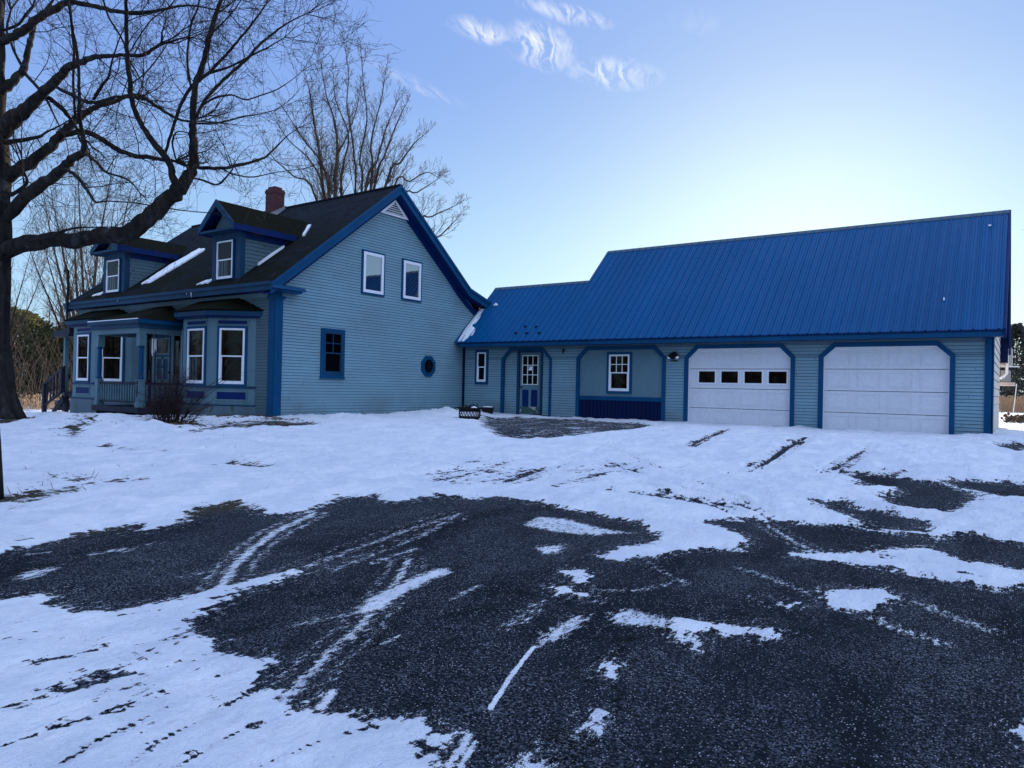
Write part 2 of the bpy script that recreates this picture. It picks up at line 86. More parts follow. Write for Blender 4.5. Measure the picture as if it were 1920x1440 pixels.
LIMBS = [['L1',[[-18.12,6.4,4.33,0.193],[-17.61,6.65,4.44,0.173],[-17.05,6.94,4.53,0.162],[-16.49,7.23,4.52,0.152],[-16.0,7.47,4.61,0.166],[-15.55,7.69,4.59,0.184],[-15.19,7.84,4.8,0.177],[-14.83,7.98,5.09,0.176],[-14.51,8.11,5.37,0.157],[-14.22,8.2,5.61,0.129],[-14.01,8.25,5.88,0.11],[-13.89,8.23,6.15,0.087],[-13.83,8.16,6.48,0.076],[-13.76,8.11,6.81,0.072],[-13.67,8.06,7.21,0.064],[-13.54,8.05,7.57,0.06],[-13.35,8.08,7.96,0.056],[-13.19,8.08,8.38,0.049],[-13.02,8.1,8.76,0.042],[-12.84,8.11,9.06,0.035],[-12.66,8.14,9.47,0.024]]],['L1b',[[-14.17,8.02,5.48,0.082],[-14.1,7.9,5.73,0.068],[-14.07,7.77,5.98,0.064],[-14.12,7.57,6.22,0.06],[-14.17,7.38,6.45,0.052],[-14.2,7.19,6.75,0.049],[-14.15,7.07,7.04,0.045],[-14.06,6.97,7.4,0.044],[-13.97,6.88,7.75,0.04],[-13.85,6.8,8.09,0.037],[-13.73,6.73,8.43,0.033],[-13.63,6.64,8.75,0.026],[-13.5,6.56,9.14,0.016]]],['L1c',[[-14.21,7.8,6.12,0.029],[-13.95,7.76,6.46,0.032],[-13.67,7.74,6.82,0.035],[-13.39,7.72,7.1,0.035],[-13.06,7.73,7.28,0.038],[-12.68,7.79,7.44,0.034],[-12.27,7.85,7.67,0.027],[-11.95,7.86,7.83,0.023],[-11.56,7.92,8.11,0.019],[-11.2,7.95,8.37,0.013]]],['L1d',[[-13.52,8.04,6.81,0.032],[-13.52,8.2,7.19,0.032],[-13.44,8.42,7.54,0.032],[-13.34,8.66,7.89,0.033],[-13.22,8.91,8.21,0.031],[-13.14,9.14,8.58,0.028],[-13.05,9.37,8.87,0.022],[-12.86,9.66,9.21,0.017],[-12.67,9.97,9.48,0.011]]],['L1e',[[-12.85,7.89,7.49,0.024],[-12.22,7.94,7.49,0.02],[-11.62,7.97,7.56,0.016],[-11.12,7.92,7.54,0.013],[-10.59,7.9,7.58,0.008]]],['L1f',[[-13.42,7.86,7.33,0.024],[-13.67,7.92,7.8,0.025],[-13.86,8.03,8.35,0.023],[-14.01,8.17,8.89,0.022],[-14.1,8.35,9.28,0.018],[-14.24,8.48,9.69,0.015]]],['L1g',[[-13.51,8.16,7.1,0.021],[-13.18,8.22,7.19,0.021],[-12.79,8.32,7.2,0.017],[-12.44,8.4,7.06,0.014],[-12.09,8.47,7.08,0.012],[-11.69,8.58,7.16,0.01],[-11.35,8.64,7.28,0.007],[-11.07,8.66,7.39,0.005]]],['L1h',[[-13.56,8.01,6.69,0.018],[-13.44,8.36,6.78,0.022],[-13.38,8.68,6.93,0.018],[-13.37,8.95,7.09,0.017],[-13.32,9.26,7.22,0.013],[-13.2,9.61,7.4,0.008]]],['L1i',[[-14.41,8.03,6.11,0.026],[-14.28,8.34,6.04,0.03],[-14.17,8.63,6.06,0.038],[-14.02,8.95,6.12,0.038],[-13.9,9.25,6.24,0.035],[-13.75,9.58,6.4,0.031],[-13.71,9.82,6.56,0.026],[-13.7,10.04,6.81,0.02],[-13.66,10.29,7.12,0.014],[-13.58,10.56,7.39,0.008]]],['L1j',[[-13.76,8.12,5.67,0.018],[-13.8,8.46,5.68,0.022],[-13.9,8.76,5.7,0.022],[-14.02,9.04,5.93,0.019],[-14.17,9.3,6.22,0.016]]],['L1k',[[-14.17,9.05,6.15,0.015],[-14.12,9.36,6.09,0.016],[-14.0,9.72,6.12,0.016],[-13.81,10.14,6.3,0.01],[-13.5,10.63,6.46,0.008]]],['L2',[[-18.13,6.39,4.96,0.116],[-17.6,6.62,5.49,0.13],[-17.17,6.79,5.73,0.118],[-16.75,6.96,5.98,0.106],[-16.48,7.01,6.18,0.09],[-16.16,7.11,6.3,0.071],[-16.05,7.06,6.49,0.048],[-15.98,6.97,6.82,0.037],[-15.9,6.89,7.14,0.033],[-15.79,6.83,7.65,0.029],[-15.72,6.75,8.14,0.029],[-15.68,6.65,8.52,0.029],[-15.6,6.57,8.75,0.025],[-15.53,6.49,8.98,0.021],[-15.46,6.4,9.27,0.014]]],['L2b',[[-16.13,6.93,6.94,0.03],[-16.12,6.87,7.62,0.026],[-16.07,6.84,8.26,0.026],[-16.05,6.78,8.79,0.024],[-16.03,6.73,9.23,0.018]]],['L3',[[-18.17,6.35,5.81,0.116],[-18.03,6.6,6.09,0.132],[-17.96,6.81,6.31,0.129],[-17.82,7.07,6.61,0.109],[-17.74,7.28,6.97,0.104],[-17.65,7.49,7.3,0.096],[-17.59,7.69,7.56,0.077],[-17.47,7.93,7.81,0.065],[-17.27,8.23,7.99,0.053],[-17.13,8.48,8.18,0.05],[-17.02,8.72,8.23,0.042],[-16.88,8.98,8.08,0.038],[-16.79,9.2,7.96,0.036],[-16.67,9.44,7.85,0.032],[-16.55,9.69,7.84,0.026]]],['L3b',[[-17.62,7.34,7.01,0.056],[-17.16,7.47,7.04,0.055],[-16.73,7.57,6.92,0.059],[-16.33,7.66,6.71,0.058],[-15.91,7.76,6.47,0.054],[-15.5,7.85,6.33,0.049],[-15.06,7.96,6.25,0.045],[-14.69,8.03,6.15,0.037],[-14.35,8.07,6.09,0.029]]],['L4',[[-18.21,6.31,6.89,0.183],[-17.84,6.37,7.03,0.172],[-17.47,6.43,7.17,0.147],[-17.05,6.53,7.41,0.112],[-16.63,6.63,7.62,0.093],[-16.28,6.68,7.78,0.082],[-15.93,6.73,7.93,0.072],[-15.55,6.8,7.96,0.061],[-15.17,6.87,7.98,0.046],[-14.78,6.95,7.93,0.039],[-14.38,7.03,7.88,0.035],[-13.97,7.13,7.81,0.034],[-13.64,7.16,7.83,0.034],[-13.32,7.19,7.91,0.02]]],['L4b',[[-16.91,6.61,7.52,0.041],[-16.85,6.9,7.38,0.049],[-16.88,7.13,7.19,0.038],[-16.97,7.31,7.04,0.031]]],['L4c',[[-16.48,6.67,7.6,0.033],[-15.95,6.76,7.36,0.04],[-15.46,6.81,7.13,0.039],[-14.97,6.86,7.03,0.032],[-14.47,6.93,7.05,0.028],[-13.91,7.02,6.94,0.017]]],['L4d',[[-15.5,7.0,7.24,0.036],[-15.26,7.02,7.45,0.036],[-15.03,7.05,7.62,0.025],[-14.85,7.03,7.89,0.018],[-14.65,7.02,8.15,0.014],[-14.42,7.04,8.45,0.012],[-14.2,7.06,8.71,0.007]]],['L4e',[[-13.34,7.17,7.86,0.02],[-12.96,7.2,7.86,0.016],[-12.56,7.24,7.83,0.013]]],['L5',[[-18.3,6.23,8.78,0.077],[-17.81,6.39,8.91,0.086],[-17.42,6.47,8.99,0.085],[-17.0,6.57,9.18,0.079],[-16.55,6.7,9.29,0.07],[-16.14,6.79,9.31,0.055],[-15.68,6.93,9.2,0.044],[-15.27,7.03,9.05,0.043],[-14.88,7.12,8.91,0.039],[-14.43,7.24,8.8,0.039],[-13.93,7.4,8.78,0.031],[-13.49,7.52,8.78,0.024],[-13.07,7.63,8.74,0.017],[-12.64,7.73,8.6,0.013],[-12.22,7.84,8.46,0.01]]],['L6',[[-18.23,6.29,7.74,0.116],[-18.17,6.47,7.98,0.097],[-18.17,6.6,8.19,0.082],[-18.2,6.71,8.39,0.075],[-18.26,6.8,8.64,0.063],[-18.34,6.88,9.05,0.06],[-18.4,6.97,9.38,0.052],[-18.48,7.04,9.64,0.045],[-18.41,7.23,10.02,0.033],[-18.37,7.39,10.37,0.025],[-18.43,7.48,10.84,0.017]]],['L6b',[[-18.16,6.7,8.42,0.035],[-18.53,6.69,8.78,0.032],[-18.86,6.7,9.15,0.028],[-19.16,6.72,9.57,0.024],[-19.33,6.85,10.08,0.021]]],['L6c',[[-18.18,6.32,9.09,0.027],[-17.64,6.42,9.14,0.03],[-17.27,6.41,9.26,0.026],[-16.9,6.4,9.33,0.018],[-16.62,6.32,9.51,0.013]]],['L6d',[[-18.16,6.7,8.34,0.035],[-17.72,6.82,7.93,0.035],[-17.38,6.87,7.6,0.027],[-17.04,6.91,7.16,0.017],[-16.68,6.98,6.65,0.011],[-16.44,6.96,6.15,0.007]]],['L7',[[-18.09,6.4,6.64,0.054],[-17.56,6.58,6.69,0.042],[-17.16,6.66,6.69,0.034],[-16.83,6.7,6.75,0.019],[-16.48,6.76,6.81,0.015],[-16.09,6.83,6.91,0.011]]],['L8',[[-18.01,6.47,5.51,0.046],[-17.56,6.6,5.74,0.034],[-17.45,6.49,5.97,0.023]]],['L9',[[-16.28,6.83,5.91,0.037],[-15.92,6.88,5.72,0.036],[-15.62,6.89,5.49,0.032],[-15.32,6.9,5.24,0.029],[-15.06,6.88,5.06,0.021],[-14.71,6.92,5.05,0.014],[-14.12,7.14,4.99,0.012],[-13.61,7.29,4.89,0.012],[-13.09,7.46,4.79,0.012],[-12.39,7.75,4.7,0.008]]],['L10',[[-15.98,7.04,6.25,0.03],[-15.6,7.11,6.02,0.026],[-15.25,7.16,5.76,0.025],[-14.79,7.29,5.61,0.021],[-14.48,7.32,5.43,0.014],[-14.21,7.32,5.22,0.01]]],['L11',[[-17.7,6.43,6.6,0.019],[-17.32,6.4,6.22,0.017],[-17.0,6.32,5.7,0.013]]],['L12',[[-17.64,6.49,4.51,0.027],[-16.87,6.7,4.5,0.03],[-16.18,6.85,4.64,0.026],[-15.58,6.93,4.63,0.016],[-14.83,7.13,4.6,0.011]]],['L13',[[-14.23,6.54,8.69,0.02],[-14.22,6.67,8.38,0.02],[-14.12,6.87,8.02,0.017],[-14.14,6.98,7.73,0.014]]],['L14',[[-13.6,6.75,7.64,0.015],[-13.25,6.75,7.85,0.013],[-12.89,6.76,8.04,0.011],[-12.47,6.81,8.14,0.009],[-12.12,6.81,8.26,0.008]]],['L15',[[-14.07,7.03,7.25,0.015],[-14.06,7.32,7.6,0.014],[-14.09,7.58,8.02,0.012],[-14.18,7.8,8.42,0.009]]],['L16',[[-14.22,8.04,6.08,0.016],[-14.09,7.88,6.37,0.022],[-13.82,7.83,6.52,0.014],[-13.4,7.88,6.42,0.01],[-12.98,7.93,6.38,0.007]]],['L17',[[-12.86,7.88,8.21,0.017],[-12.49,7.94,8.4,0.015],[-12.15,7.97,8.59,0.012],[-11.87,7.96,8.77,0.008]]],['L18',[[-12.68,7.89,8.57,0.02],[-12.25,7.82,8.55,0.015],[-11.82,7.75,8.56,0.011]]],['TR',[[-18.24,6.34,0.4,0.811],[-18.24,6.34,0.6,0.675],[-18.25,6.33,0.91,0.56],[-18.25,6.32,1.41,0.463],[-18.27,6.3,2.8,0.417],[-18.26,6.3,4.19,0.409],[-18.27,6.29,5.11,0.382],[-18.28,6.27,6.27,0.347],[-18.3,6.25,7.43,0.27],[-18.3,6.24,8.59,0.222],[-18.3,6.23,9.74,0.197],[-18.33,6.2,11.48,0.154],[-18.3,6.2,13.22,0.096]]]]
STEMS = [[[-26.17,23.14,2.11,0.092],[-26.6,22.56,10.1,0.063],[-26.84,22.17,11.86,0.05],[-27.35,21.6,12.82,0.037],[-27.72,21.13,13.69,0.024],[-28.01,20.72,14.38,0.012]],[[-26.17,23.14,2.11,0.094],[-26.46,22.78,10.21,0.067],[-26.46,22.69,11.5,0.056],[-26.25,22.75,12.43,0.045],[-25.92,22.89,13.11,0.034],[-25.53,23.07,14.3,0.023],[-25.35,23.11,15.14,0.012]],[[-26.17,23.14,2.11,0.074],[-25.83,23.4,10.44,0.053],[-25.94,23.39,12.29,0.044],[-26.15,23.3,13.8,0.036],[-26.36,23.23,14.87,0.027],[-26.36,23.3,16.31,0.018],[-26.57,23.22,17.65,0.012]],[[-26.17,23.14,2.11,0.102],[-26.28,22.62,10.15,0.071],[-26.0,22.42,12.47,0.056],[-25.91,22.09,13.72,0.042],[-25.95,21.67,14.6,0.027],[-25.93,21.29,15.97,0.013]],[[-26.17,23.14,2.11,0.08],[-25.41,23.42,10.56,0.056],[-25.39,23.23,12.07,0.044],[-25.02,23.29,13.84,0.033],[-25.07,23.06,15.49,0.021],[-25.04,22.88,16.7,0.012]],[[-26.17,23.14,2.11,0.089],[-25.27,24.09,10.97,0.062],[-25.16,24.55,12.48,0.049],[-25.04,25.01,13.76,0.036],[-24.91,25.48,14.96,0.024],[-24.96,25.83,15.45,0.012]],[[-26.17,23.14,2.11,0.089],[-25.33,23.92,10.85,0.062],[-25.52,24.04,12.85,0.049],[-25.55,24.27,13.98,0.036],[-25.44,24.61,15.5,0.024],[-25.46,24.84,16.84,0.012]],[[-26.17,23.14,2.11,0.077],[-27.03,22.6,10.16,0.051],[-27.65,22.29,12.02,0.037],[-28.61,21.73,13.08,0.023],[-29.22,21.43,13.99,0.012]],[[-26.17,23.14,2.11,0.103],[-27.19,22.47,11.82,0.068],[-27.52,22.36,13.6,0.049],[-27.85,22.25,15.39,0.031],[-28.05,22.23,16.04,0.013]],[[-26.17,23.14,2.11,0.099],[-24.62,24.18,10.98,0.065],[-24.08,24.58,12.05,0.047],[-23.61,24.93,12.94,0.03],[-23.23,25.22,13.39,0.012]],[[-26.17,23.14,2.11,0.074],[-24.49,24.43,10.67,0.049],[-23.88,25.02,11.25,0.036],[-23.33,25.57,11.75,0.022],[-22.95,26.01,11.54,0.012]],[[-26.17,23.14,2.11,0.093],[-26.44,23.09,10.45,0.065],[-26.51,23.22,11.91,0.051],[-26.44,23.46,13.46,0.038],[-27.1,23.19,15.19,0.025],[-27.32,23.22,16.5,0.012]],[[-26.17,23.14,2.11,0.073],[-27.1,22.22,10.09,0.048],[-27.91,21.45,11.23,0.035],[-28.49,20.84,11.94,0.022],[-28.78,20.43,12.73,0.012]],[[-26.17,23.14,2.11,0.089],[-24.44,24.77,10.04,0.053],[-23.93,25.6,10.87,0.032],[-23.4,26.45,11.63,0.012]],[[-26.17,23.14,2.11,0.104],[-23.75,25.08,8.88,0.062],[-23.12,25.8,9.65,0.037],[-22.35,26.63,10.27,0.013]],[[-26.17,23.14,2.11,0.105],[-23.3,25.4,7.92,0.063],[-22.75,26.06,8.78,0.038],[-22.29,26.66,9.64,0.013]],[[-26.17,23.14,2.11,0.101],[-25.32,23.56,10.67,0.066],[-24.85,23.78,11.96,0.048],[-24.46,23.95,13.5,0.03],[-23.96,24.19,14.86,0.013]]]
# ------------------------------------------------------------------ materials
MATS = {}
class NT:
    def __init__(s, name):
        s.m = bpy.data.materials.new(name); s.m.use_nodes = True; s.t = s.m.node_tree
        s.b = s.t.nodes['Principled BSDF']; s.o = s.t.nodes['Material Output']; MATS[name] = s.m
        s.tc = s.t.nodes.new('ShaderNodeTexCoord')
    def n(s, typ, **kw):
        x = s.t.nodes.new(typ)
        for k, v in kw.items():
            if k.startswith('i_'):
                key = k[2:].replace('_', ' ')
                x.inputs[int(key) if key.isdigit() else key].default_value = v
            else: setattr(x, k, v)
        return x
    def l(s, a, b): s.t.links.new(a, b)
    def map(s, scale=(1,1,1), rot=(0,0,0), loc=(0,0,0), src=None):
        m = s.n('ShaderNodeMapping'); m.inputs['Scale'].default_value = scale; m.inputs['Rotation'].default_value = rot; m.inputs['Location'].default_value = loc
        s.l(src or s.tc.outputs['Object'], m.inputs[0]); return m.outputs[0]
    def noise(s, scale, vec=None, detail=4, rough=.55, dist=0):
        x = s.n('ShaderNodeTexNoise'); x.inputs['Scale'].default_value = scale; x.inputs['Detail'].default_value = detail
        x.inputs['Roughness'].default_value = rough; x.inputs['Distortion'].default_value = dist
        s.l(vec or s.tc.outputs['Object'], x.inputs['Vector']); return x.outputs['Fac']
    def ramp(s, f, a, b, lo=0, hi=1):
        x = s.n('ShaderNodeMapRange'); x.clamp = True
        for i, v in enumerate((a, b, lo, hi)): x.inputs[1+i].default_value = v
        s.l(f, x.inputs[0]); return x.outputs[0]
    def math(s, op, a, b=0.0, clamp=False):
        x = s.n('ShaderNodeMath'); x.operation = op; x.use_clamp = clamp
        for i, v in enumerate((a, b)):
            if isinstance(v, (int, float)): x.inputs[i].default_value = v
            else: s.l(v, x.inputs[i])
        return x.outputs[0]
    def mix(s, f, a, b):
        x = s.n('ShaderNodeMix'); x.data_type = 'RGBA'
        for i, v in ((0, f), (6, a), (7, b)):
            if isinstance(v, tuple): x.inputs[i].default_value = v if len(v) == 4 else (*v, 1)
            elif isinstance(v, (int, float)): x.inputs[i].default_value = v
            else: s.l(v, x.inputs[i])
        return x.outputs[2]
    def bump(s, h, st=.3, d=.02):
        x = s.n('ShaderNodeBump'); x.inputs['Strength'].default_value = st; x.inputs['Distance'].default_value = d
        s.l(h, x.inputs['Height']); s.l(x.outputs[0], s.b.inputs['Normal'])
    def col(s, c):
        if isinstance(c, tuple): s.b.inputs['Base Color'].default_value = (*c[:3], 1)
        else: s.l(c, s.b.inputs['Base Color'])
    def rough(s, r):
        if isinstance(r, (int, float)): s.b.inputs['Roughness'].default_value = r
        else: s.l(r, s.b.inputs['Roughness'])
def paint(name, c, c2=None, rough=.55, wear=None, scale=1.5, k=.35, bump=.15):
    t = NT(name)
    c2 = c2 or tuple(v*(1-k) for v in c)
    n1 = t.noise(scale, t.map((1, 1, .35)), 6, .65); n2 = t.noise(scale*14, None, 3)
    f = t.ramp(n1, .35, .7); cc = t.mix(f, c, c2)
    cc = t.mix(t.ramp(n2, .45, .7, 0, .25), cc, tuple(min(1, v*1.35) for v in c))
    if wear:
        w = t.noise(4.5, t.map((1, 1, .45)), 5, .7)
        cc = t.mix(t.ramp(w, wear[1], wear[1]+.03), cc, wear[0])
    t.col(cc); t.rough(rough); t.bump(n2, bump, .01)
    t.b.inputs['Specular IOR Level'].default_value = .12 if max(c) < .3 else .35
    return t
def siding_mat(name, c, dirt, lo=.6):
    # painted clapboards: each board takes its own tone, with damp grime towards the ground
    t = NT(name)
    sp = t.n('ShaderNodeSeparateXYZ'); t.l(t.tc.outputs['Object'], sp.inputs[0])
    zb = t.math('FLOOR', t.math('DIVIDE', sp.outputs[2], .08))
    xy = t.math('FLOOR', t.math('ADD', t.math('MULTIPLY', t.math('ADD', sp.outputs[0], sp.outputs[1]), .33), t.math('MULTIPLY', zb, 1.37)))
    cb = t.n('ShaderNodeCombineXYZ'); t.l(zb, cb.inputs[0]); t.l(xy, cb.inputs[1])
    ph = t.math('FRACT', t.math('ADD', t.math('MULTIPLY', t.math('ADD', sp.outputs[0], sp.outputs[1]), .33), t.math('MULTIPLY', zb, 1.37)))
    joint = t.math('LESS_THAN', ph, .0032)
    wn = t.n('ShaderNodeTexWhiteNoise'); wn.noise_dimensions = '2D'; t.l(cb.outputs[0], wn.inputs['Vector'])
    cc = t.mix(t.math('MULTIPLY', wn.outputs['Value'], .3), c, tuple(v*.72 for v in c))
    n1 = t.noise(.7, t.map((1, 1, 1.6)), 6, .65)
    cc = t.mix(t.ramp(n1, .40, .70, 0, .6), cc, dirt)
    n3 = t.noise(6, t.map((1, 1, 6)), 4, .7)
    cc = t.mix(t.ramp(n3, .62, .72, 0, .35), cc, tuple(min(1, v*1.5) for v in c))
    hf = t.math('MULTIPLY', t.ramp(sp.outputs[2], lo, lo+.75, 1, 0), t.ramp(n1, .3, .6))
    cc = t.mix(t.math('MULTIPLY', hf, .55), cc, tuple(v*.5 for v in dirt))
    cc = t.mix(t.math('MULTIPLY', joint, .8), cc, tuple(v*.3 for v in dirt))
    t.col(cc); t.rough(.6); t.bump(n3, .12, .01); t.b.inputs['Specular IOR Level'].default_value = .25; return t
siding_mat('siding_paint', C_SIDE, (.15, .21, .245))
siding_mat('siding_shaded', tuple(v*.46 for v in C_SIDE), (.07, .10, .11))  # same siding colour darkened: the facade's shade is painted into this copy
paint('board_paint', tuple(v*.62 for v in C_SIDE), wear=((.33, .36, .37), .72))
paint('plaster_board', tuple(v*.62 for v in C_SIDE), k=.15)
t = paint('foundation_paint', (.10, .15, .18), wear=((.06, .09, .05), .6))
paint('trim_blue', C_TRIM, k=.3, wear=((.3, .35, .4), .83))
paint('trim_blue_old', (.010, .050, .105), k=.4, wear=((.38, .42, .45), .74))
paint('panel_blue', C_PANEL, k=.25)
paint('navy_boards', C_NAVY, k=.3)
paint('white_vinyl', (.72, .73, .76), k=.08, rough=.35)
paint('door_white', (.62, .63, .66), k=.1, rough=.5)
paint('weathered_wood', (.12, .12, .14), k=.5, bump=.5)
paint('grey_wood', (.022, .026, .045), k=.5, bump=.4)
paint('cream_wall', (.52, .45, .38), k=.18)
paint('black_iron', (.012, .012, .013), rough=.6)
paint('rust_iron', (.05, .03, .022), k=.5, rough=.8)
paint('grey_metal', (.28, .29, .3), rough=.4)
paint('dark_void', (.004, .004, .006), k=0, rough=.9)
paint('curtain', (.5, .56, .66), k=.25)
paint('chime_white', (.8, .78, .76), k=0, rough=.3)
paint('paper_white', (.85, .85, .88), k=0)
paint('mint_frame', (.62, .68, .62), k=.1)
paint('digit_black', (.01, .012, .02), k=0)
paint('pot_black', (.015, .014, .016), k=.3, rough=.5)
paint('roof_snow', (.80, .82, .85), k=.05, rough=.7, bump=.6)
t = NT('leafy_kick'); v = t.n('ShaderNodeTexVoronoi', i_Scale=34.0); t.l(t.tc.outputs['Object'], v.inputs['Vector'])
f = t.noise(7, None, 3); t.col(t.mix(t.ramp(f, .56, .62), t.mix(t.ramp(v.outputs['Distance'], .2, .6), (.05, .14, .10), (.012, .04, .035)), (.34, .32, .36))); t.rough(.6)
# metal roof
t = NT('blue_metal'); n = t.noise(.5, t.map((1, .3, .3)), 5, .6); n2 = t.noise(3, t.map((1, .25, .25)), 4)
t.col(t.mix(t.ramp(n, .35, .7), C_METAL, tuple(v*.82 for v in C_METAL))); t.rough(t.ramp(n2, .3, .7, .3, .46))
t.b.inputs['Specular IOR Level'].default_value = .10
n3 = t.noise(1.3, t.map((1.2, .5, .5)), 3); t.bump(n3, .25, .02)
# shingles
def shingle(name, c1, c2, moss, amt, zlo=None):
    t = NT(name); sp = t.n('ShaderNodeSeparateXYZ'); t.l(t.tc.outputs['Object'], sp.inputs[0])
    cb = t.n('ShaderNodeCombineXYZ'); t.l(t.math('ADD', sp.outputs[0], t.math('MULTIPLY', sp.outputs[1], SHY)), cb.inputs[0]); t.l(sp.outputs[2], cb.inputs[1])
    br = t.n('ShaderNodeTexBrick'); br.offset = .5; t.l(cb.outputs[0], br.inputs['Vector'])
    for k, v in (('Scale', 1.0), ('Brick Width', .3), ('Row Height', .088), ('Mortar Size', .006), ('Mortar Smooth', .2), ('Bias', -.2)): br.inputs[k].default_value = v
    br.inputs['Color1'].default_value = (*c1, 1); br.inputs['Color2'].default_value = (*c2, 1); br.inputs['Mortar'].default_value = (.006, .006, .008, 1)
    m = t.noise(1.1, None, 6, .7); m2 = t.noise(22, None, 3, .7)
    f = t.ramp(m, amt, amt+.12)
    if zlo: f = t.math('MULTIPLY', f, t.ramp(sp.outputs[2], zlo[0], zlo[1], 1, 0))
    f2 = t.math('MULTIPLY', f, t.ramp(m2, .3, .5))
    mc = t.mix(t.ramp(m2, .5, .7), moss, tuple(v*4.5 for v in moss))
    t.col(t.mix(f2, br.outputs['Color'], mc)); t.rough(.92)
    h = t.math('ADD', t.math('MULTIPLY', br.outputs['Fac'], -.5), t.math('MULTIPLY', t.math('MULTIPLY', m2, f), 1.6)); t.bump(h, .8, .03); t.b.inputs['Specular IOR Level'].default_value = .06; return t
SHY = 0.0
shingle('shingles', (.016, .020, .026), (.008, .010, .014), (.006, .0075, .0035), .38, (4.6, 6.9))
SHY = 1.0
shingle('mossy_shingles', (.006, .007, .008), (.004, .005, .005), (.005, .006, .002), .3)
# brick
t = NT('chimney_brick'); br = t.n('ShaderNodeTexBrick')
cb = t.n('ShaderNodeCombineXYZ'); sp = t.n('ShaderNodeSeparateXYZ'); t.l(t.tc.outputs['Object'], sp.inputs[0])
t.l(t.math('ADD', sp.outputs[0], sp.outputs[1]), cb.inputs[0]); t.l(sp.outputs[2], cb.inputs[1]); t.l(cb.outputs[0], br.inputs['Vector'])
for k, v in (('Scale', 1.0), ('Brick Width', .2), ('Row Height', .075), ('Mortar Size', .006)): br.inputs[k].default_value = v
br.inputs['Color1'].default_value = (.085, .013, .014, 1); br.inputs['Color2'].default_value = (.05, .009, .011, 1); br.inputs['Mortar'].default_value = (.05, .028, .03, 1)
t.col(br.outputs['Color']); t.rough(.85); t.bump(br.outputs['Fac'], -.5, .01)
# glass: partly see-through pane over a dark room
def glass(name, refl=1.75, coat=0.0):
    t = NT(name); g = t.n('ShaderNodeBsdfGlossy', i_Roughness=.015); tr = t.n('ShaderNodeBsdfTransparent', i_Color=(.55, .6, .6, 1)); fr = t.n('ShaderNodeFresnel', i_IOR=refl)
    w = t.noise(1.7, None, 2, .4); bp = t.n('ShaderNodeBump', i_Strength=.05, i_Distance=.02); t.l(w, bp.inputs['Height']); t.l(bp.outputs[0], g.inputs['Normal'])
    gm = t.n('ShaderNodeNewGeometry'); ff = t.math('MULTIPLY', t.math('MAXIMUM', fr.outputs[0], coat), t.math('SUBTRACT', 1.0, gm.outputs['Backfacing']))
    mx = t.n('ShaderNodeMixShader'); t.l(ff, mx.inputs[0]); t.l(tr.outputs[0], mx.inputs[1]); t.l(g.outputs[0], mx.inputs[2]); t.l(mx.outputs[0], t.o.inputs[0]); return t
glass('window_glass', 1.33); glass('window_glass_bright', 2.0, .5)
# bark and foliage
def bark(name, c, c2, s=5, lich=None):
    t = NT(name); n = t.noise(s, t.map((1, 1, .22)), 6, .7, .6); cc = t.mix(t.ramp(n, .38, .62), c, c2)
    if lich: l2 = t.noise(3.2, None, 5, .7); cc = t.mix(t.ramp(l2, .58, .64, 0, .8), cc, lich)
    t.col(cc); t.rough(.95); t.bump(n, 1.0, .05); t.b.inputs['Specular IOR Level'].default_value = .08; return t
bark('maple_bark', (.010, .009, .009), (.032, .028, .026), 6, (.05, .055, .06))
bark('maple_twig', (.015, .012, .012), (.03, .024, .022), 8)
bark('brown_bark', (.10, .075, .06), (.05, .038, .032), 6)
bark('brown_twig', (.13, .095, .07), (.075, .055, .042), 8)
bark('post_bark', (.012, .011, .012), (.028, .024, .024), 7)
bark('shrub_twig', (.05, .03, .03), (.02, .013, .014), 8)
bark('stump_wood', (.16, .12, .09), (.05, .038, .03), 9)
def foliage(name, c, c2):
    t = NT(name); n = t.noise(1.3, None, 4, .6); n2 = t.noise(9, None, 2)
    t.col(t.mix(t.ramp(n2, .3, .7), t.mix(t.ramp(n, .35, .65), c, c2), tuple(v*1.5 for v in c))); t.rough(.7)
    tl = t.n('ShaderNodeBsdfTranslucent', i_Color=(*[min(1, v*1.6) for v in c2], 1)); mx = t.n('ShaderNodeMixShader', i_0=.3)
    t.l(t.b.outputs[0], mx.inputs[1]); t.l(tl.outputs[0], mx.inputs[2]); t.l(mx.outputs[0], t.o.inputs[0]); return t
foliage('conifer_green', (.03, .04, .016), (.085, .085, .028))
foliage('pine_far', (.05, .055, .05), (.08, .08, .06))
foliage('dry_straw', (.30, .20, .11), (.42, .30, .18))
foliage('dead_leaf', (.10, .055, .025), (.05, .03, .018))
foliage('wood_mass', (.10, .055, .028), (.06, .032, .018))
# ground: asphalt, lawn and snow told apart by attributes made with the terrain
t = NT('ground_surface')
def attr(nm): a = t.n('ShaderNodeAttribute'); a.attribute_name = nm; return a.outputs['Fac']
A_s, A_d, A_l = attr('snow'), attr('dust'), attr('lawn')
vor = t.n('ShaderNodeTexVoronoi', i_Scale=85.0); t.l(t.tc.outputs['Object'], vor.inputs['Vector'])
spv = t.n('ShaderNodeSeparateColor'); t.l(vor.outputs['Color'], spv.inputs[0])
stone = t.math('MULTIPLY', t.ramp(spv.outputs[0], .76, .80), t.ramp(vor.outputs['Distance'], .38, .22))
big = t.noise(.8, None, 5, .6)
base = t.mix(t.ramp(big, .35, .7), (.002, .0035, .006), (.006, .0085, .013))
base = t.mix(t.math('MULTIPLY', t.ramp(spv.outputs[1], .3, .9), .4), base, (.014, .018, .025))
asp = t.mix(t.math('MULTIPLY', stone, t.ramp(spv.outputs[2], 0, 1, .35, 1)), base, (.46, .44, .48))
ck = t.n('ShaderNodeTexVoronoi', i_Scale=.55); ck.feature = 'DISTANCE_TO_EDGE'
